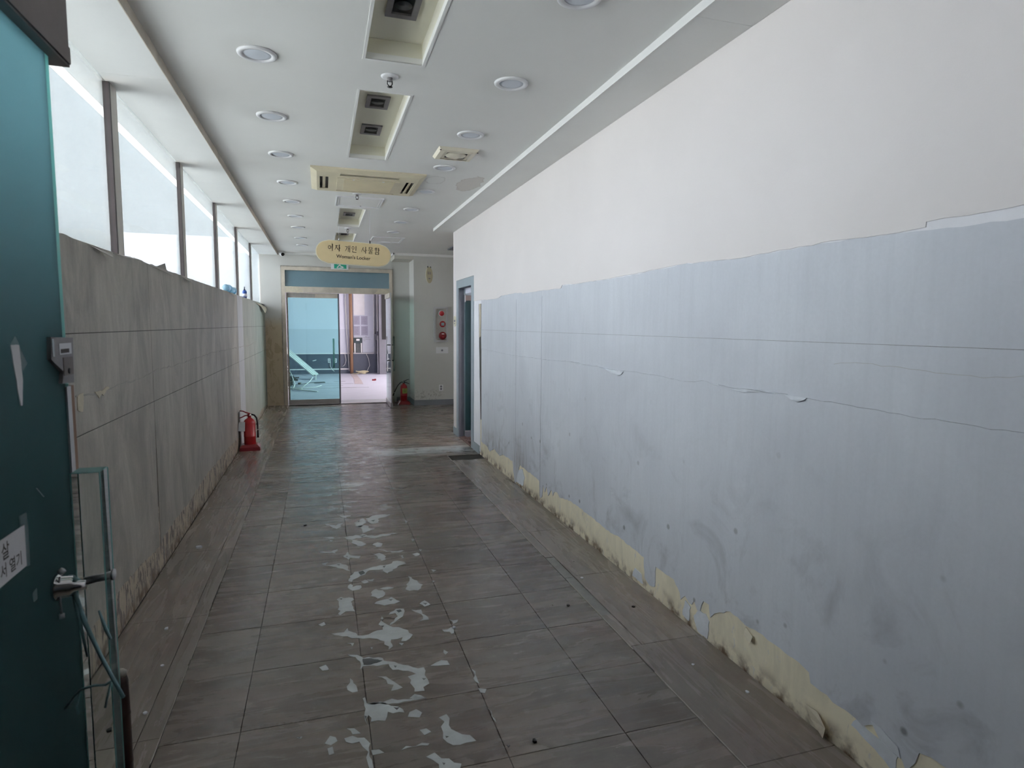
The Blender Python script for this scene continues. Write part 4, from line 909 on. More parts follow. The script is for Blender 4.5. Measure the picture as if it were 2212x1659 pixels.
slot((px0+.02,px1-.02,y0+.095,y0+.165), 'x'); slot((px0,px1,y1-.115,y1-.075), 'x'); slot((x0+.075,x0+.15,py0,py1), 'y'); slot((x1-.15,x1-.075,py0,py1), 'y')
m = MB(); m.box(px0, px1, py0, py1, z-h-.006, z-h+.002); gp = m.build('grille_panel', M['cream_plastic'], g)
m = MB()
for i in range(26):
    yy = py0+.03+i*(py1-py0-.06)/25; m.box(px0+.06, px1-.05, yy-.003, yy+.003, z-h-.008, z-h-.0055)
m.build('grille_ribs', M['cream_plastic'], gp)
for xx in (px0+.14, px1-.15):
    m = MB(); m.lathe([(0,-.004),(.010,-.003),(.011,0),(0,0)], (xx, py0+.022, z-h-.006), 12); m.build('catch', M['plastic_white'], gp)
# extractor vent
x0, x1, y0, y1 = .870, 1.178, 4.645, 4.945
g = thing('extractor_vent', ((x0+x1)/2, (y0+y1)/2, z), 'square yellowed extractor vent between two downlights', 'vent')
m = MB(); ringz(m, (x0,x1,y0,y1), (x0+.015,x1-.015,y0+.015,y1-.015), z, z-.022); ringz(m, (x0+.015,x1-.015,y0+.015,y1-.015), (x0+.05,x1-.05,y0+.05,y1-.05), z-.022, z-.026)
ringz(m, (x0+.05,x1-.05,y0+.05,y1-.05), (x0+.075,x1-.075,y0+.07,y1-.07), z-.022, z-.022); m.build('frame', M['cream_vent'], g)
m = MB(); m.box(x0+.05, x1-.05, y0+.05, y1-.05, z-.006, z-.004); m.build('dark_opening', M['black'], g)
m = MB(); cx, cy = (x0+x1)/2, (y0+y1)/2; m.lathe([(0,-.028),(.03,-.027),(.078,-.022),(.082,-.016),(0,-.012)], (cx,cy,z), 24); m.box(x0+.075, x1-.075, cy-.03, cy+.03, z-.02, z-.016); m.build('fan_cover', M['cream_vent'], g)
for sx in (x0+.012, x1-.012):
    m = MB(); m.lathe([(0,-.026),(.006,-.024),(.006,-.02),(0,-.02)], (sx, y0+.014, z), 8); m.build('corner_screw', M['black'], g)
# access hatches
for (x0, x1, y0, y1), lab in (((.180,.668,6.735,7.275), 'white square access hatch just beyond the air conditioner'), ((.775,1.262,9.62,10.20), 'white square access hatch near the end of the ceiling')):
    g = thing('access_hatch', ((x0+x1)/2, (y0+y1)/2, z), lab, 'hatch', 'access hatches in the ceiling')
    m = MB()
    for o, i, h0 in ((0, .012, .010), (.024, .034, .007)):
        for q in ((x0+o,x1-o,y0+o,y0+i),(x0+o,x1-o,y1-i,y1-o),(x0+o,x0+i,y0+i,y1-i),(x1-i,x1-o,y0+i,y1-i)): m.box(q[0],q[1],q[2],q[3], z-h0, z)
    m.build('frame', M['plastic_white'], g)
    m = MB(); m.box(x0+.036, x1-.036, y0+.036, y1-.036, z-.003, z); m.build('hatch_panel', M['white'], g)
    m = MB(); m.lathe([(0,-.006),(.008,-.005),(.009,0),(0,0)], ((x0+x1)/2+.03, y1-.05, z), 10); m.build('latch', M['darkgrey'], g)
# dome camera in the corner
cx, cy = -.665, 12.20
g = thing('security_camera', (cx, cy, z), 'small white bullet camera under the ceiling in the window-side corner', 'camera')
m = MB(); m.lathe([(0,0),(.045,0),(.045,-.012),(.02,-.018),(0,-.018)], (cx,cy,z), 16); m.build('mount', M['plastic_white'], g)
m = MB(); a = Vector((cx,cy+.0,z-.035)); d = Vector((.35,-.85,-.35)).normalized(); m.tube([a-d*.04,a-d*.02,a+d*.05,a+d*.062], [.02,.042,.045,.038], 14); m.build('housing', M['plastic_white'], g)
m = MB(); m.tube([a+d*.060,a+d*.066], [.034,.026], 14); m.build('lens', M['black'], g)

# ---------------------------------------------------------------- signs
SX, SY, SZ, TILT = .386, 7.45, 2.369, -.040
def sp(u, v, dy=0): return (SX+u*math.cos(TILT)-v*math.sin(TILT), SY+dy, SZ+u*math.sin(TILT)+v*math.cos(TILT))
def outline(k=0.0):
    pts = []
    for a in range(-80, 81, 10): pts.append((.30+(.118+k)*math.cos(math.radians(a)), (.118+k)*math.sin(math.radians(a))))
    pts += [(.285, .127+k), (-.285, .127+k)]
    for a in range(100, 261, 10): pts.append((-.30+(.118+k)*math.cos(math.radians(a)), (.118+k)*math.sin(math.radians(a))))
    pts += [(-.285, -.127-k), (.285, -.127-k)]
    return pts
def plate(pts, y0, y1):
    m = MB(); n = len(pts); tri = tessellate_polygon([[Vector((p[0], p[1], 0)) for p in pts]])
    m.add([sp(u, v, y0) for u, v in pts]+[sp(u, v, y1) for u, v in pts], [tuple(t) for t in tri]+[tuple(i+n for i in reversed(t)) for t in tri]+[(i, (i+1) % n, (i+1) % n+n, i+n) for i in range(n)])
    return m
g = thing('hanging_sign', (SX, SY, SZ), "ochre hanging sign lettered in Korean and Woman's Locker", 'sign')
plate(outline(), 0, .010).build('face_plate', M['sign'], g); plate(outline(.009), .0102, .018).build('back_plate', M['sign_edge'], g)
def ST(m, x0, y0, x1, y1, w0, w1=None):
    w1 = w1 or w0; a = Vector((x0, y0)); b = Vector((x1, y1)); d = (b-a).normalized(); nn = Vector((-d.y, d.x))
    q = [a+nn*w0/2, a-nn*w0/2, b-nn*w1/2, b+nn*w1/2]; m.append(('q', q))
def RING(m, cx, cy, r, w): m.append(('r', (cx, cy, r, w)))
V, H = .115, .062
def A_(m, top=.98, bot=.02, tick=.5): ST(m, .78, top, .78, bot, V); ST(m, .72, top-.02, .80, top-.06, .07); ST(m, .80, tick, .99, tick, H*1.2)
def glyph(ch):
    m = []
    if ch == '\uc5ec': RING(m, .27, .52, .20, .085); ST(m, .76, .98, .76, .02, V); ST(m, .45, .66, .76, .66, H); ST(m, .45, .42, .76, .42, H)
    elif ch in '\uc790\uc0ac':
        if ch == '\uc790': ST(m, .08, .82, .60, .82, H)
        ST(m, .37, .88, .05, .22, .11, .05); ST(m, .32, .60, .62, .26, .06, .11); A_(m)
    elif ch == '\uac1c': ST(m, .06, .80, .44, .80, H); ST(m, .41, .82, .34, .48, .11, .10); ST(m, .34, .48, .10, .14, .10, .05); ST(m, .62, .93, .62, .06, V*.9); ST(m, .88, .98, .88, .0, V); ST(m, .62, .52, .88, .52, H)
    elif ch == '\uc778': RING(m, .30, .68, .19, .08); ST(m, .80, .98, .80, .30, V); ST(m, .26, .34, .26, .08, V*.9); ST(m, .22, .07, .90, .07, H*1.3)
    elif ch == '\ubb3c':
        for a in ((.24,.96,.24,.70,V*.9),(.76,.96,.76,.70,V*.9),(.22,.95,.78,.95,H),(.22,.71,.78,.71,H),(.04,.54,.96,.54,H*1.1),(.5,.54,.5,.40,V*.9),(.22,.36,.78,.36,H),(.75,.36,.75,.20,V*.8),(.22,.21,.78,.21,H),(.26,.21,.26,.06,V*.8),(.22,.05,.86,.05,H)): ST(m, *a)
    elif ch == '\ud568':
        ST(m, .22, .97, .42, .95, H); ST(m, .06, .84, .58, .84, H); RING(m, .32, .64, .14, .07); A_(m, .98, .40, .68)
        for a in ((.26,.32,.26,.0,V*.9),(.80,.32,.80,.0,V*.9),(.24,.31,.82,.31,H),(.24,.02,.82,.02,H)): ST(m, *a)
    return m
mb = MB(); gh = .080; gw = .066; u = -.293
for ch in '\uc5ec\uc790 \uac1c\uc778 \uc0ac\ubb3c\ud568':
    if ch == ' ': u += .038; continue
    for k, q in glyph(ch):
        if k == 'q': mb.add([sp(u+p.x*gw, .010+(p.y-.0)*gh-.002, -.0012) for p in q], [(0,1,2,3)])
        else:
            cx, cy, r, w = q; vs = []
            for i in range(20):
                a = 2*math.pi*i/20
                for rr in (r-w/2, r+w/2): vs.append(sp(u+(cx+rr*math.cos(a))*gw, .008+(cy+rr*1.05*math.sin(a))*gh, -.0012))
            mb.add(vs, [(2*i, 2*i+1, (2*i+3) % 40, (2*i+2) % 40) for i in range(20)])
    u += .074
mb.build('korean_lettering', M['ink'], g, 'stuff')
mb = MB(); text_into(mb, "Woman's Locker", .054, lambda a, b: sp(-.005+a*1.02, -.047+b, -.0012)); mb.build('english_lettering', M['ink'], g, 'stuff')
for uu, mat in ((-.173, 'chrome'), (.178, 'black')):
    p = Vector(sp(uu, .128, .005)); m = MB(); m.tube([p+Vector((0,0,.002)), p+Vector((0,0,.035))], .006, 8); hk = m.build('hook', M[mat], g)
    m = MB(); m.tube([p+Vector((0,0,.03)), Vector((p.x, p.y, ZC))], .0022, 6); m.build('hanging_wire', M['alu'], hk)
# exit sign over the door
g = thing('exit_sign', (.365, 12.2, 2.64), 'green and white running man exit sign over the glass doors', 'sign')
m = MB(); m.box(.205, .525, 12.235, 12.289, 2.585, 2.785); m.build('case', M['plastic_white'], g)
m = MB(); m.box(.262, .488, 12.232, 12.2352, 2.60, 2.77); fp = m.build('green_panel', M['exit_green'], g)
def fig(mb, L, w):
    for a, b, c, d in L:
        p = Vector((a, b)); q = Vector((c, d)); e = (q-p).normalized(); n = Vector((-e.y, e.x))*w/2
        mb.add([(k.x, 12.2312, k.y) for k in (p+n, p-n, q-n, q+n)], [(0,1,2,3)])
mb = MB(); fig(mb, [(.385,2.715,.365,2.665),(.365,2.665,.335,2.640),(.335,2.640,.315,2.612),(.365,2.665,.392,2.640),(.392,2.640,.43,2.628),(.380,2.708,.345,2.700),(.345,2.700,.33,2.675),(.385,2.705,.425,2.69),(.425,2.69,.445,2.71)], .020)
mb.lathe([(0,0),(.017,0)], (.398, 12.2312, 2.742), 14, 'y'); mb.add([(.30,12.2311,2.605),(.41,12.2311,2.605),(.455,12.2311,2.62),(.40,12.2311,2.625)], [(0,1,2,3)]); mb.build('running_figure', M['plastic_white'], fp)
# hanging oval sign in the side passage, seen obliquely
cx, cy, cz = 1.945, 11.45, 2.47; ca = math.radians(48); ux = Vector((math.cos(ca), math.sin(ca), 0)); un = Vector((math.sin(ca), -math.cos(ca), 0))
g = thing('oval_sign', (cx, cy, cz), 'small cream oval sign hanging before the wall pier', 'sign')
def ov(a0, a1, rx, rz, off=Vector((0,0,0)), n=28):
    m = MB(); vs = []
    for s in (a0, a1):
        for i in range(n):
            t = 2*math.pi*i/n; vs.append(Vector((cx,cy,cz))+off+ux*rx*math.cos(t)+Vector((0,0,rz*math.sin(t)))+un*s)
    m.add(vs, [tuple(range(n)), tuple(range(2*n-1, n-1, -1))]+[(i, (i+1) % n, (i+1) % n+n, i+n) for i in range(n)]); return m
ov(-.006, .004, .115, .150).build('plate', M['sign_pale'], g); ov(.0045, .014, .118, .150).build('backing', M['ink'], g) if False else None
mb = MB()
for i, (a, w) in enumerate(((-.055,.016),(-.025,.014),(.008,.016),(.040,.014))):
    for zz0, zz1 in ((.0,.055),(.008,.05)): pass
    p = Vector((cx,cy,cz+.01))+ux*a+un*.0055; q = p+Vector((0,0,.05)); mb.add([p-ux*w/2, p+ux*w/2, q+ux*w/3, q-ux*w/3], [(0,1,2,3)])
p = Vector((cx,cy,cz-.075))+un*.0055; mb.add([p-ux*.035, p+ux*.03, p+ux*.03+Vector((0,0,.018)), p-ux*.035+Vector((0,0,.018))], [(0,1,2,3)])
mb.build('faded_lettering', M['grey_ink'], g, 'stuff')
for a in (-.05, .05):
    p = Vector((cx,cy,cz+.138))+ux*a; m = MB(); m.tube([p-Vector((0,0,.006)), p+Vector((0,0,.022))], .008, 8); hk = m.build('hook', M['black'], g)
    m = MB(); m.tube([p+Vector((0,0,.02)), Vector((p.x,p.y,ZC))], .0012, 6); m.build('hanging_wire', M['alu'], hk)
# oval door plate on the papered wall
g = thing('door_plate', (XR, 8.455, 1.60), 'small cream oval name plate beside the side door', 'sign')
m = MB(); vs = []; n = 24
for x in (XR+.004, XR-.010):
    for i in range(n):
        t = 2*math.pi*i/n; vs.append((x, 8.452+.085*math.cos(t), 1.60+.075*math.sin(t)))
m.add(vs, [tuple(range(n)), tuple(range(2*n-1, n-1, -1))]+[(i, (i+1) % n, (i+1) % n+n, i+n) for i in range(n)]); m.build('plate', M['sign_pale'], g)
m = MB(); m.box(XR-.0112, XR-.0098, 8.41, 8.50, 1.59, 1.62); m.box(XR-.0112, XR-.0098, 8.42, 8.49, 1.562, 1.574); m.build('faded_lettering', M['grey_ink'], g, 'stuff')

# ---------------------------------------------------------------- alarm panel, switches, socket
PY = 11.69
g = thing('alarm_panel', (2.203, PY, 1.217), 'steel fire alarm panel with red lamp, button and bell', 'alarm panel')
x0, x1, z0, z1 = 2.065, 2.342, 1.217, 1.89
m = MB(); t = .035
for q in ((x0,x1,z0,z0+t),(x0,x1,z1-t,z1),(x0,x0+t,z0+t,z1-t),(x1-t,x1,z0+t,z1-t)): m.box(q[0],q[1],PY-.03,PY+.002,q[2],q[3])
m.build('frame', M['alu'], g)
m = MB(); m.box(x0+t, x1-t, PY-.014, PY, z0+t, z1-t); m.build('front_plate', M['steel'], g)
cx = 2.215
m = MB(); m.lathe([(.058,-.014),(.058,-.022),(.045,-.024)], (cx,PY,1.766), 24, 'y'); lp = m.build('lamp_collar', M['plastic_white'], g)
m = MB(); m.lathe([(.05,-.02),(.048,-.05),(.034,-.068),(0,-.074)], (cx,PY,1.766), 24, 'y'); m.build('red_lamp', M['red'], lp)
cx = 2.235
m = MB(); m.lathe([(.060,-.014),(.060,-.026),(.05,-.034),(0,-.036)], (cx,PY,1.563), 24, 'y'); bt = m.build('call_button', M['red'], g)
m = MB(); m.box(cx-.028, cx+.028, PY-.040, PY-.034, 1.535, 1.591); m.build('button_cover', M['clear_blue'], bt)
cx = 2.235
m = MB(); m.lathe([(.075,-.014),(.075,-.030),(.062,-.044),(.02,-.050),(0,-.05)], (cx,PY,1.342), 28, 'y'); bl = m.build('alarm_bell', M['dark_red'], g)
m = MB(); m.box(cx-.024, cx+.024, PY-.053, PY-.049, 1.368, 1.384); m.build('white_label', M['plastic_white'], bl)
m = MB(); m.lathe([(.018,-.049),(.016,-.056),(0,-.057)], (cx+.005,PY,1.315), 14, 'y'); m.build('bell_boss', M['red'], bl)
m = MB(); m.box(x0+.07, x1-.05, PY-.0155, PY-.0135, 1.262, 1.268); m.build('fine_print', M['ink'], g)
g = thing('switch_plate', (2.228, PY, 1.0), 'white triple switch plate under the alarm panel', 'switch')
m = MB(); m.box(2.11, 2.346, PY-.010, PY, 1.0, 1.12); m.build('plate', M['plastic_white'], g)
for a, b in ((2.122,2.178),(2.182,2.268),(2.272,2.334)):
    m = MB(); m.box(a, b, PY-.016, PY-.009, 1.018, 1.102); rk = m.build('rocker', M['plastic_white'], g)
m = MB(); m.lathe([(.020,-.016),(.018,-.024),(0,-.024)], (2.225,PY,1.06), 16, 'y'); m.build('dial', M['grey_ink'], g)
def socket(x, z, yy, lab, w=.082, h=.118):
    g = thing('wall_socket', (x, yy, z-h/2), lab, 'socket')
    m = MB(); m.box(x-w/2, x+w/2, yy-.010, yy, z-h/2, z+h/2); m.build('plate', M['plastic_white'], g)
    for dz in (-.024, .024):
        m = MB(); m.lathe([(.021,-.0102),(.021,-.0112),(.019,-.0112),(.017,-.0104),(0,-.0104)], (x,yy,z+dz), 16, 'y'); o = m.build('outlet', M['grey_ink'], g)
    return g
socket(2.203, .333, PY, 'white double wall socket low on the pier')

# ---------------------------------------------------------------- fire extinguishers
def extinguisher(x, y, rot, lab, base_w, left):
    g = thing('fire_extinguisher', (x, y, 0), lab, 'fire extinguisher')
    c, s = math.cos(rot), math.sin(rot)
    def P(u, v, z): return (x+u*c-v*s, y+u*s+v*c, z)
    r = .068
    m = MB(); m.lathe([(r*.9,.055),(r,.062),(r,.165),(r*1.03,.168),(r*1.03,.174),(r,.177),(r,.330),(r*.95,.350),(r*.75,.374),(r*.45,.390),(.022,.398),(.020,.412),(0,.412)], (x,y,.004), 28); m.build('cylinder', M['red'], g)
    m = MB(); a = base_w/2
    vs = [P(-a,-.10,.003),P(a,-.10,.003),P(a,.10,.003),P(-a,.10,.003),P(-a*.96,-.095,.045),P(a*.96,-.095,.045),P(a*.96,.095,.045),P(-a*.96,.095,.045),P(-a*.72,-.076,.075),P(a*.72,-.076,.075),P(a*.72,.076,.075),P(-a*.72,.076,.075)]
    m.add(vs, [(3,2,1,0),(0,1,5,4),(1,2,6,5),(2,3,7,6),(3,0,4,7),(4,5,9,8),(5,6,10,9),(6,7,11,10),(7,4,8,11),(8,9,10,11)]); m.build('base_tray', M['dark_red'], g)
    d = -1 if left else 1
    vm = 'dark_red' if left else 'darkgrey'
    m = MB(); m.lathe([(.020,.412),(.024,.418),(.022,.445),(.012,.452),(0,.452)], (x,y,0), 14); vb = m.build('valve', M[vm], g)
    m = MB(); m.tube([P(-.01*d,0,.450),P(.03*d,0,.462),P(.07*d,0,.482),P(.105*d,0,.488)], [.007,.008,.007,.006], 8); m.build('squeeze_lever', M[vm], g)
    m = MB(); m.tube([P(-.005*d,0,.436),P(.05*d,0,.425),P(.09*d,0,.405),P(.11*d,0,.398)], [.007,.008,.007,.006], 8); m.build('carry_handle', M[vm], g)
    m = MB(); m.lathe([(.013,-.012),(.013,.012),(0,.013)], P(-.012*d,-.028,.435), 12, 'y'); m.build('pressure_gauge', M['chrome'], g)
    if left: pts = [P(.02,0,.440),P(.055,.0,.430),P(.082,-.005,.395),P(.092,-.01,.33),P(.093,-.01,.25),P(.093,-.01,.15)]
    else: pts = [P(-.02,0,.440),P(-.06,0,.428),P(-.11,-.01,.375),P(-.15,-.02,.30),P(-.18,-.03,.235),P(-.205,-.03,.175)]
    m = MB(); m.tube(pts, [.010]*4+[.009,.012], 9); h = m.build('hose', M['black'], g)
    q = Vector(pts[4]); m = MB(); m.lathe([(.013,-.006),(.013,.006)], q, 10); m.build('hose_clip', M['alu'], h)
    return g, P
ge, P = extinguisher(-.862, 8.03, 0.05, 'red fire extinguisher with white paper tag beside the papered window wall', .235, True)
m = MB(); a = [P(-.115,-.05,.355),P(-.045,-.075,.360),P(-.050,-.078,.245),P(-.13,-.055,.248)]; a2 = [tuple(Vector(k)+Vector((0,.0015,0))) for k in a]
m.add(a+a2, [(0,1,2,3),(7,6,5,4),(0,1,5,4),(1,2,6,5),(2,3,7,6),(3,0,4,7)]); m.build('paper_tag', M['pale_torn'], ge)
m = MB(); m.tube([P(-.09,-.055,.355),P(-.04,-.03,.39),P(-.012,0,.408)], .002, 5); m.build('tag_string', M['cable_white'], ge)
ge, P = extinguisher(1.515, 11.93, -.12, 'red fire extinguisher with yellow-green label in the corner by the glass door', .245, False)
m = MB(); n = 10; vs = []
for zz in (.218, .318):
    for i in range(n):
        t = math.radians(-118+i*10.5); vs.append((1.515+.0695*math.cos(t), 11.93+.0695*math.sin(t), zz))
m.add(vs, [(i, i+1, n+i+1, n+i) for i in range(n-1)]); lb = m.build('label', M['label_green'], ge)
m = MB()
for k, (zz, t0, t1) in enumerate(((.300,-105,-60),(.282,-108,-80),(.262,-104,-58),(.244,-108,-66))):
    vs = []
    for h in (0, .007):
        for i in range(5): t = math.radians(t0+(t1-t0)*i/4); vs.append((1.515+.0702*math.cos(t), 11.93+.0702*math.sin(t), zz+h))
    m.add(vs, [(i, i+1, 6+i, 5+i) for i in range(4)])
m.build('label_print', M['ink'], lb)
m = MB(); vs = [P(-.125,-.101,.004),P(-.105,-.101,.004),P(-.075,-.099,.05),P(-.06,-.10,.082),P(-.085,-.10,.08),P(-.10,-.101,.05)]; m.add(vs+[tuple(Vector(v)+Vector((0,.002,0))) for v in vs], [(0,1,2,5),(5,2,3,4),(11,8,7,6),(10,9,8,11)]); m.build('scuffed_edge', M['pale_torn'], ge)

# white panel leaning on the wall behind the window-side extinguisher
m = MB(); m.obb((-.972, 8.20, .245), (.012,0,0), (0,.26,0), (-.012,0,.44)); tag(m.build('white_panel', M['left_strip'], None), 'pale narrow board leaning on the wall behind a fire extinguisher', 'board')

# ---------------------------------------------------------------- things on the window ledge
bx, by = -1.012, 9.37
g = thing('pump_bottle', (bx, by, 1.903), 'blue pump bottle standing on the window ledge', 'bottle')
m = MB(); m.lathe([(.026,.0),(.030,.004),(.030,.085),(.026,.10),(.012,.108),(.011,.115),(0,.115)], (bx,by,1.903), 18); m.build('bottle_body', M['bottle_blue'], g)
m = MB(); m.lathe([(.0303,.02),(.0303,.06)], (bx,by,1.903), 18); m.build('bottle_label', M['lilac_wall'], g)
m = MB(); m.lathe([(.013,.108),(.013,.122),(.006,.124),(.005,.146),(0,.146)], (bx,by,1.903), 14); m.box(bx-.006, bx+.006, by-.03, by+.045, 2.047, 2.057); m.build('pump_head', M['navy'], g)
for (yy, rr, hh, lab) in ((7.62, .045, .075, 'pale blue clear plastic cup lying on the window ledge, nearer the entrance'), (8.02, .042, .06, 'pale blue clear plastic cup lying on the window ledge, nearer the pump bottle')):
    m = MB(); a = Vector((-1.01, yy-.07, 1.905+rr)); b_ = Vector((-1.005, yy+.09, 1.905+rr*.85))
    m.tube([a, a+(b_-a)*.1, a+(b_-a)*.55, b_], [rr*.75, rr*.8, rr*.92, rr], 16, True); m.lathe([(rr*.98,-.004),(rr*1.06,0),(rr*.98,.004)], b_, 18, 'y')
    tag(m.build('plastic_cup', M['clear_blue'], None), lab, 'cup', 'plastic cups on the window ledge')

# ---------------------------------------------------------------- things in the far room
wy = BY
m = MB(); m.tube([(.895,19.78,0),(.893,19.78,.7),(.90,19.78,.72),(.895,19.78,1.6),(.888,19.78,2.95)], [.052,.052,.057,.051,.050], 12)
tag(m.build('waste_pipe', M['rust_pipe'], None), 'rusty brown standing pipe against the pale wall of the next room', 'pipe')
m = MB(); m.tube([(.70,19.86,2.94),(.735,19.86,2.4),(.76,19.85,1.3),(.80,19.84,.6),(.82,19.84,.08)], .014, 7)
tag(m.build('cable', M['cable_white'], None), 'long white cable running down the wall left of the rusty pipe', 'cable')
g = thing('notice_board', (1.3, wy, .66), 'tall pale notice board with printed sheets beyond the open door', 'notice board')
m = MB(); m.box(.975, 1.600, wy-.050, wy-.032, .66, 2.93); m.build('board', M['board'], g)
m = MB(); m.box(1.585, 1.612, wy-.058, wy-.032, .66, 2.93); m.build('board_edge', M['plastic_white'], g)
m = MB(); m.box(.985, 1.32, wy-.053, wy-.050, 1.835, 2.93); m.build('blank_sheet', M['paper'], g)
for a, b, c, d in ((.985,1.165,1.53,1.805),(1.205,1.405,1.53,1.805),(.985,1.165,1.20,1.49),(1.205,1.41,1.20,1.49)):
    m = MB(); m.box(a, b, wy-.054, wy-.050, c, d); nt = m.build('printed_sheet', M['notice'], g)
    m = MB()
    for k in range(7): zz = d-.045-k*.032; m.box(a+.02, b-.03-R.uniform(0,.05), wy-.0552, wy-.054, zz-.004, zz+.004)
    m.build('print_lines', M['grey_ink'], nt)
m = MB(); m.box(1.43, 1.56, wy-.0535, wy-.050, 1.34, 1.81); m.build('plain_sheet', M['lilac_lower'], g)
m = MB()
for zz, a, b in ((1.155,1.32,1.38),(1.125,1.26,1.46),(1.075,1.26,1.48),(1.03,1.26,1.33)): m.box(a, b, wy-.0525, wy-.050, zz-.005, zz+.005)
m.build('handwriting', M['grey_ink'], g)
g = thing('wall_unit', (1.095, wy, .66), 'dark wall box with two white tubes at the foot of the notice board', 'electrical box')
m = MB(); m.box(.965, 1.235, wy-.10, wy-.055, .66, 1.125); m.build('case', M['box_dark'], g)
for a in (.985, 1.185):
    m = MB(); m.box(a, a+.035, wy-.125, wy-.10, .66, .96); m.build('white_tube', M['plastic_white'], g)
m = MB(); m.box(1.05, 1.15, wy-.103, wy-.10, 1.03, 1.09); m.build('white_label', M['plastic_white'], g)
for k in range(6):
    m = MB(); m.box(1.04, 1.165, wy-.104, wy-.10, .69+k*.045, .705+k*.045); m.build('slat', M['lockgrey'], g)
def cable(pts, r, mat, lab, name='cable'):
    m = MB(); m.tube(pts, r, 7); return tag(m.build(name, M[mat], None), lab, 'cable')
cable([(1.35,19.84,.62),(1.42,19.84,.45),(1.45,19.83,.25),(1.38,19.80,.10),(1.30,19.76,.03)], .008, 'cable_white', 'thin white cable looping down from the notice board')
cable([(.70,19.85,.61),(.73,19.85,.42),(.69,19.85,.28),(.62,19.85,.22)], .008, 'cable_white', 'thin white cable loop on the dark dado beside the rusty pipe')
cable([(.26,19.86,.38),(.25,19.86,.25),(.30,19.85,.13),(.37,19.83,.08)], .007, 'cable_white', 'thin white cable hanging from a socket behind the aqua glass')
m = MB()
for k in range(5):
    r = .07+.012*k; m.tube([(1.20+r*1.6*math.cos(2*math.pi*i/16), 19.55+r*math.sin(2*math.pi*i/16), .03+.014*k+.01*math.sin(i*1.3+k)) for i in range(17)], .012, 6)
m.tube([(1.10,19.5,.03),(.98,19.52,.02),(.90,19.6,.02)], .012, 6)
tag(m.build('cable_coil', M['cable_tan'], None), 'tan cable coil lying at the foot of the dado', 'cable')
socket(.222, .409, wy-.012, 'white wall socket on the dark dado, behind the aqua glass', .075, .13); socket(.412, .409, wy-.012, 'white wall socket on the dark dado, nearest the open doorway', .075, .13)
m = MB(); m.prism(rag([(-.27,.415),(-.16,.445),(-.155,.43),(-.20,.405),(-.27,.395)], .004, .03, True), 'y', wy-.014, wy-.012); tag(m.build('paper_scrap', M['plastic_white'], None), 'white scrap stuck on the dark dado behind the aqua glass', 'paper')
m = MB(); m.prism([(-.02,.40),(.06,.44),(.06,.38),(0,.36)], 'y', wy-.014, wy-.012); tag(m.build('paper_scrap', M['slate'], None), 'grey torn scrap on the dark dado behind the aqua glass', 'paper')
def flatp(pts, z, mat, name, lab, cat, h=.003):
    m = MB(); m.prism(pts, 'z', z, z+h); return tag(m.build(name, M[mat], None), lab, cat)
m = MB(); m.prism([(.84,19.6),(1.02,19.7),(1.04,17.4),(1.02,16.25),(.80,16.35),(.86,17.6)], 'z', -.001, .003); m.build('brown_stain', M['far_patch'], far_floor)
for y, a, b in ((16.46, -.1, .78), (15.95, -.05, .5), (15.40, -.1, 1.10), (17.1, .3, .6)):
    m = MB(); m.box(a, b, y-.025, y+.025, 0, .004); m.build('floor_strip', M['floor_line'], far_floor)
m = MB(); m.box(-.045,.045,-.03,.03,0,.04); m.box(.02,.06,-.025,.025,.005,.05)
o = m.build('red_scrap', M['dark_red'], None); o.location = (1.37, 17.2, 0); tag(o, 'small dark red scrap lying on the pale floor', 'scrap')
# collapsed board and cables behind the closed glass door
g = thing('fallen_board', (-.6, 18.2, 0), 'long pale grooved board fallen at a slant behind the aqua glass', 'board')
A0 = Vector((-1.18, 18.35, 1.02)); A1 = Vector((-.165, 17.95, .115)); d = (A1-A0).normalized(); wv = Vector((.05, .75, .30)).normalized(); nv = d.cross(wv).normalized(); wv = nv.cross(d).normalized()
m = MB(); m.obb((A0+A1)/2, A1-A0, wv*.30, nv*.03); m.build('board', M['plank'], g)
for k in (-.08, .02, .10):
    m = MB(); m.obb((A0+A1)/2+wv*k-nv*.0165, (A1-A0)*.995, wv*.012, nv*.004); m.build('groove', M['slate'], g)
    m = MB(); m.obb((A0+A1)/2+wv*k+nv*.0165, (A1-A0)*.995, wv*.012, nv*.004); m.build('groove', M['slate'], g)
m = MB(); m.obb(A1+Vector((.0,-.02,-.05)), (.03,0,-.02), (0,.3,0), (.0,0,.14)); m.build('broken_end', M['cable_white'], g)
for pts, r, lab in (([(-1.0,16.6,.75),(-.88,16.2,.62),(-.72,15.7,.35),(-.62,15.3,.12),(-.66,15.0,.02)], .011, 'pale cable drooping from the slanted board to the floor'),
                    ([(-.75,15.6,.03),(-.45,15.5,.03),(-.30,15.9,.12),(-.22,16.4,.20)], .010, 'pale cable rising to the broken end of the slanted board'),
                    ([(-.85,15.5,.02),(-.40,15.3,.02),(-.15,15.5,.02),(-.02,15.9,.02)], .009, 'thin pale cable curving over the floor behind the aqua glass'),
                    ([(-1.1,15.9,.25),(-.8,15.6,.06),(-.5,16.2,.03),(-.3,16.6,.03),(.06,16.75,.03)], .009, 'thin dark cable lying far behind the aqua glass')):
    cable(pts, r, 'cable_white' if 'pale' in lab else 'box_dark', lab)
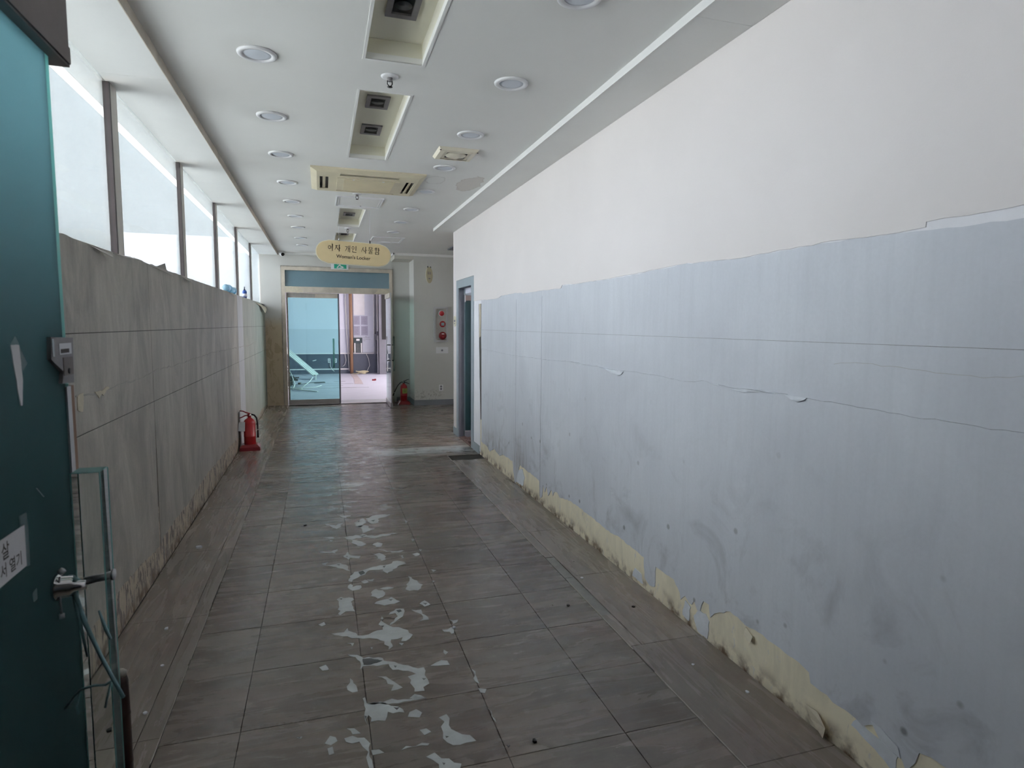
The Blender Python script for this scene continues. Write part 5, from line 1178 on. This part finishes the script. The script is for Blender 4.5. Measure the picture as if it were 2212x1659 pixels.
for (a, b, lab) in (((-.80,15.25,.03),(-.10,14.55,.012),'long white metal strip lying on the floor behind the aqua glass'), ((-.95,15.1,.08),(-.45,15.0,.03),'short white metal strip in the rubble behind the aqua glass'), ((-.2,16.62,.02),(.07,16.72,.02),'short dark rod lying on the pale floor behind the aqua glass')):
    a, b = Vector(a), Vector(b); dd = b-a; m = MB(); m.obb((a+b)/2, dd, Vector((-dd.y,dd.x,0)).normalized()*.045, Vector((0,0,.018)))
    tag(m.build('metal_strip' if 'metal' in lab else 'rod', M['cable_white' if 'white' in lab else 'box_dark'], None), lab, 'strip' if 'metal' in lab else 'rod')
m = MB(); rr = random.Random(5)
for k in range(150):
    px = -1.25+abs(rr.gauss(0, .22)); py = 17.0+rr.uniform(-1.0, 1.6); h = max(.02, .34*math.exp(-((px+1.1)/.4)**2)*rr.uniform(.2, 1))
    s_ = rr.uniform(.03, .14); a = rr.uniform(0, 3.1); m.obb((px, py, h*.5), (s_*math.cos(a), s_*math.sin(a), rr.uniform(-.03,.03)), (-s_*.5*math.sin(a), s_*.5*math.cos(a), 0), (0, 0, h))
o = m.build('rubble_heap', M['debris'], None, 'stuff'); o['label'] = 'dark heap of demolition rubble behind the aqua glass'; o['category'] = 'rubble'

# crumbs of plaster lying on the corridor floor
CR = [(1.28,3.02,.009,'black'),(1.20,3.05,.005,'pale_edge'),(-.78,3.35,.012,'pale_torn'),(-.72,2.98,.008,'pale_torn'),(1.50,3.33,.012,'plastic_white'),(-.70,2.62,.009,'pale_torn'),(.73,2.02,.010,'black'),(1.56,3.6,.006,'pale_edge'),
      (1.60,2.30,.007,'pale_torn'),(1.70,2.05,.009,'pale_torn'),(-.80,2.55,.012,'black'),(-.15,4.85,.010,'black'),(.62,2.95,.010,'pale_torn'),(-.84,4.55,.02,'pale_torn'),(1.62,2.9,.010,'black')]
CL = ['dark crumb near the bare concrete strip','pale speck beside a dark crumb near the bare concrete strip','pale flake on the window-side border, farther of two by the scraped skirting','pale flake on the window-side border, just behind the dark pole','white chip lying on the bare concrete strip','pale flake on the joint of the window-side border',
      'dark crumb low in the middle of the floor, beside a tile joint','pale speck at the far end of the bare concrete strip','pale crumb on the papered-wall border, nearer the cream skirting curl','pale crumb at the foot of the papered wall by the curl','dark crumb on the window-side border near the pole','dark crumb on the window side of the worn path','pale crumb beside the worn path','long pale shred at the foot of the window wall','dark crumb on the papered-wall border beyond the concrete strip']
for i, (x, y, r, mt) in enumerate(CR):
    m = MB(); pts = [(x+r*R.uniform(.6,1.3)*math.cos(t), y+r*R.uniform(.6,1.3)*math.sin(t)) for t in (0,1.1,2.2,3.2,4.2,5.3)]; m.prism(pts, 'z', .001, .002+r*.6)
    o = m.build('plaster_crumb', M[mt], None)
    tag(o, CL[i], 'crumb', 'crumbs on the corridor floor')
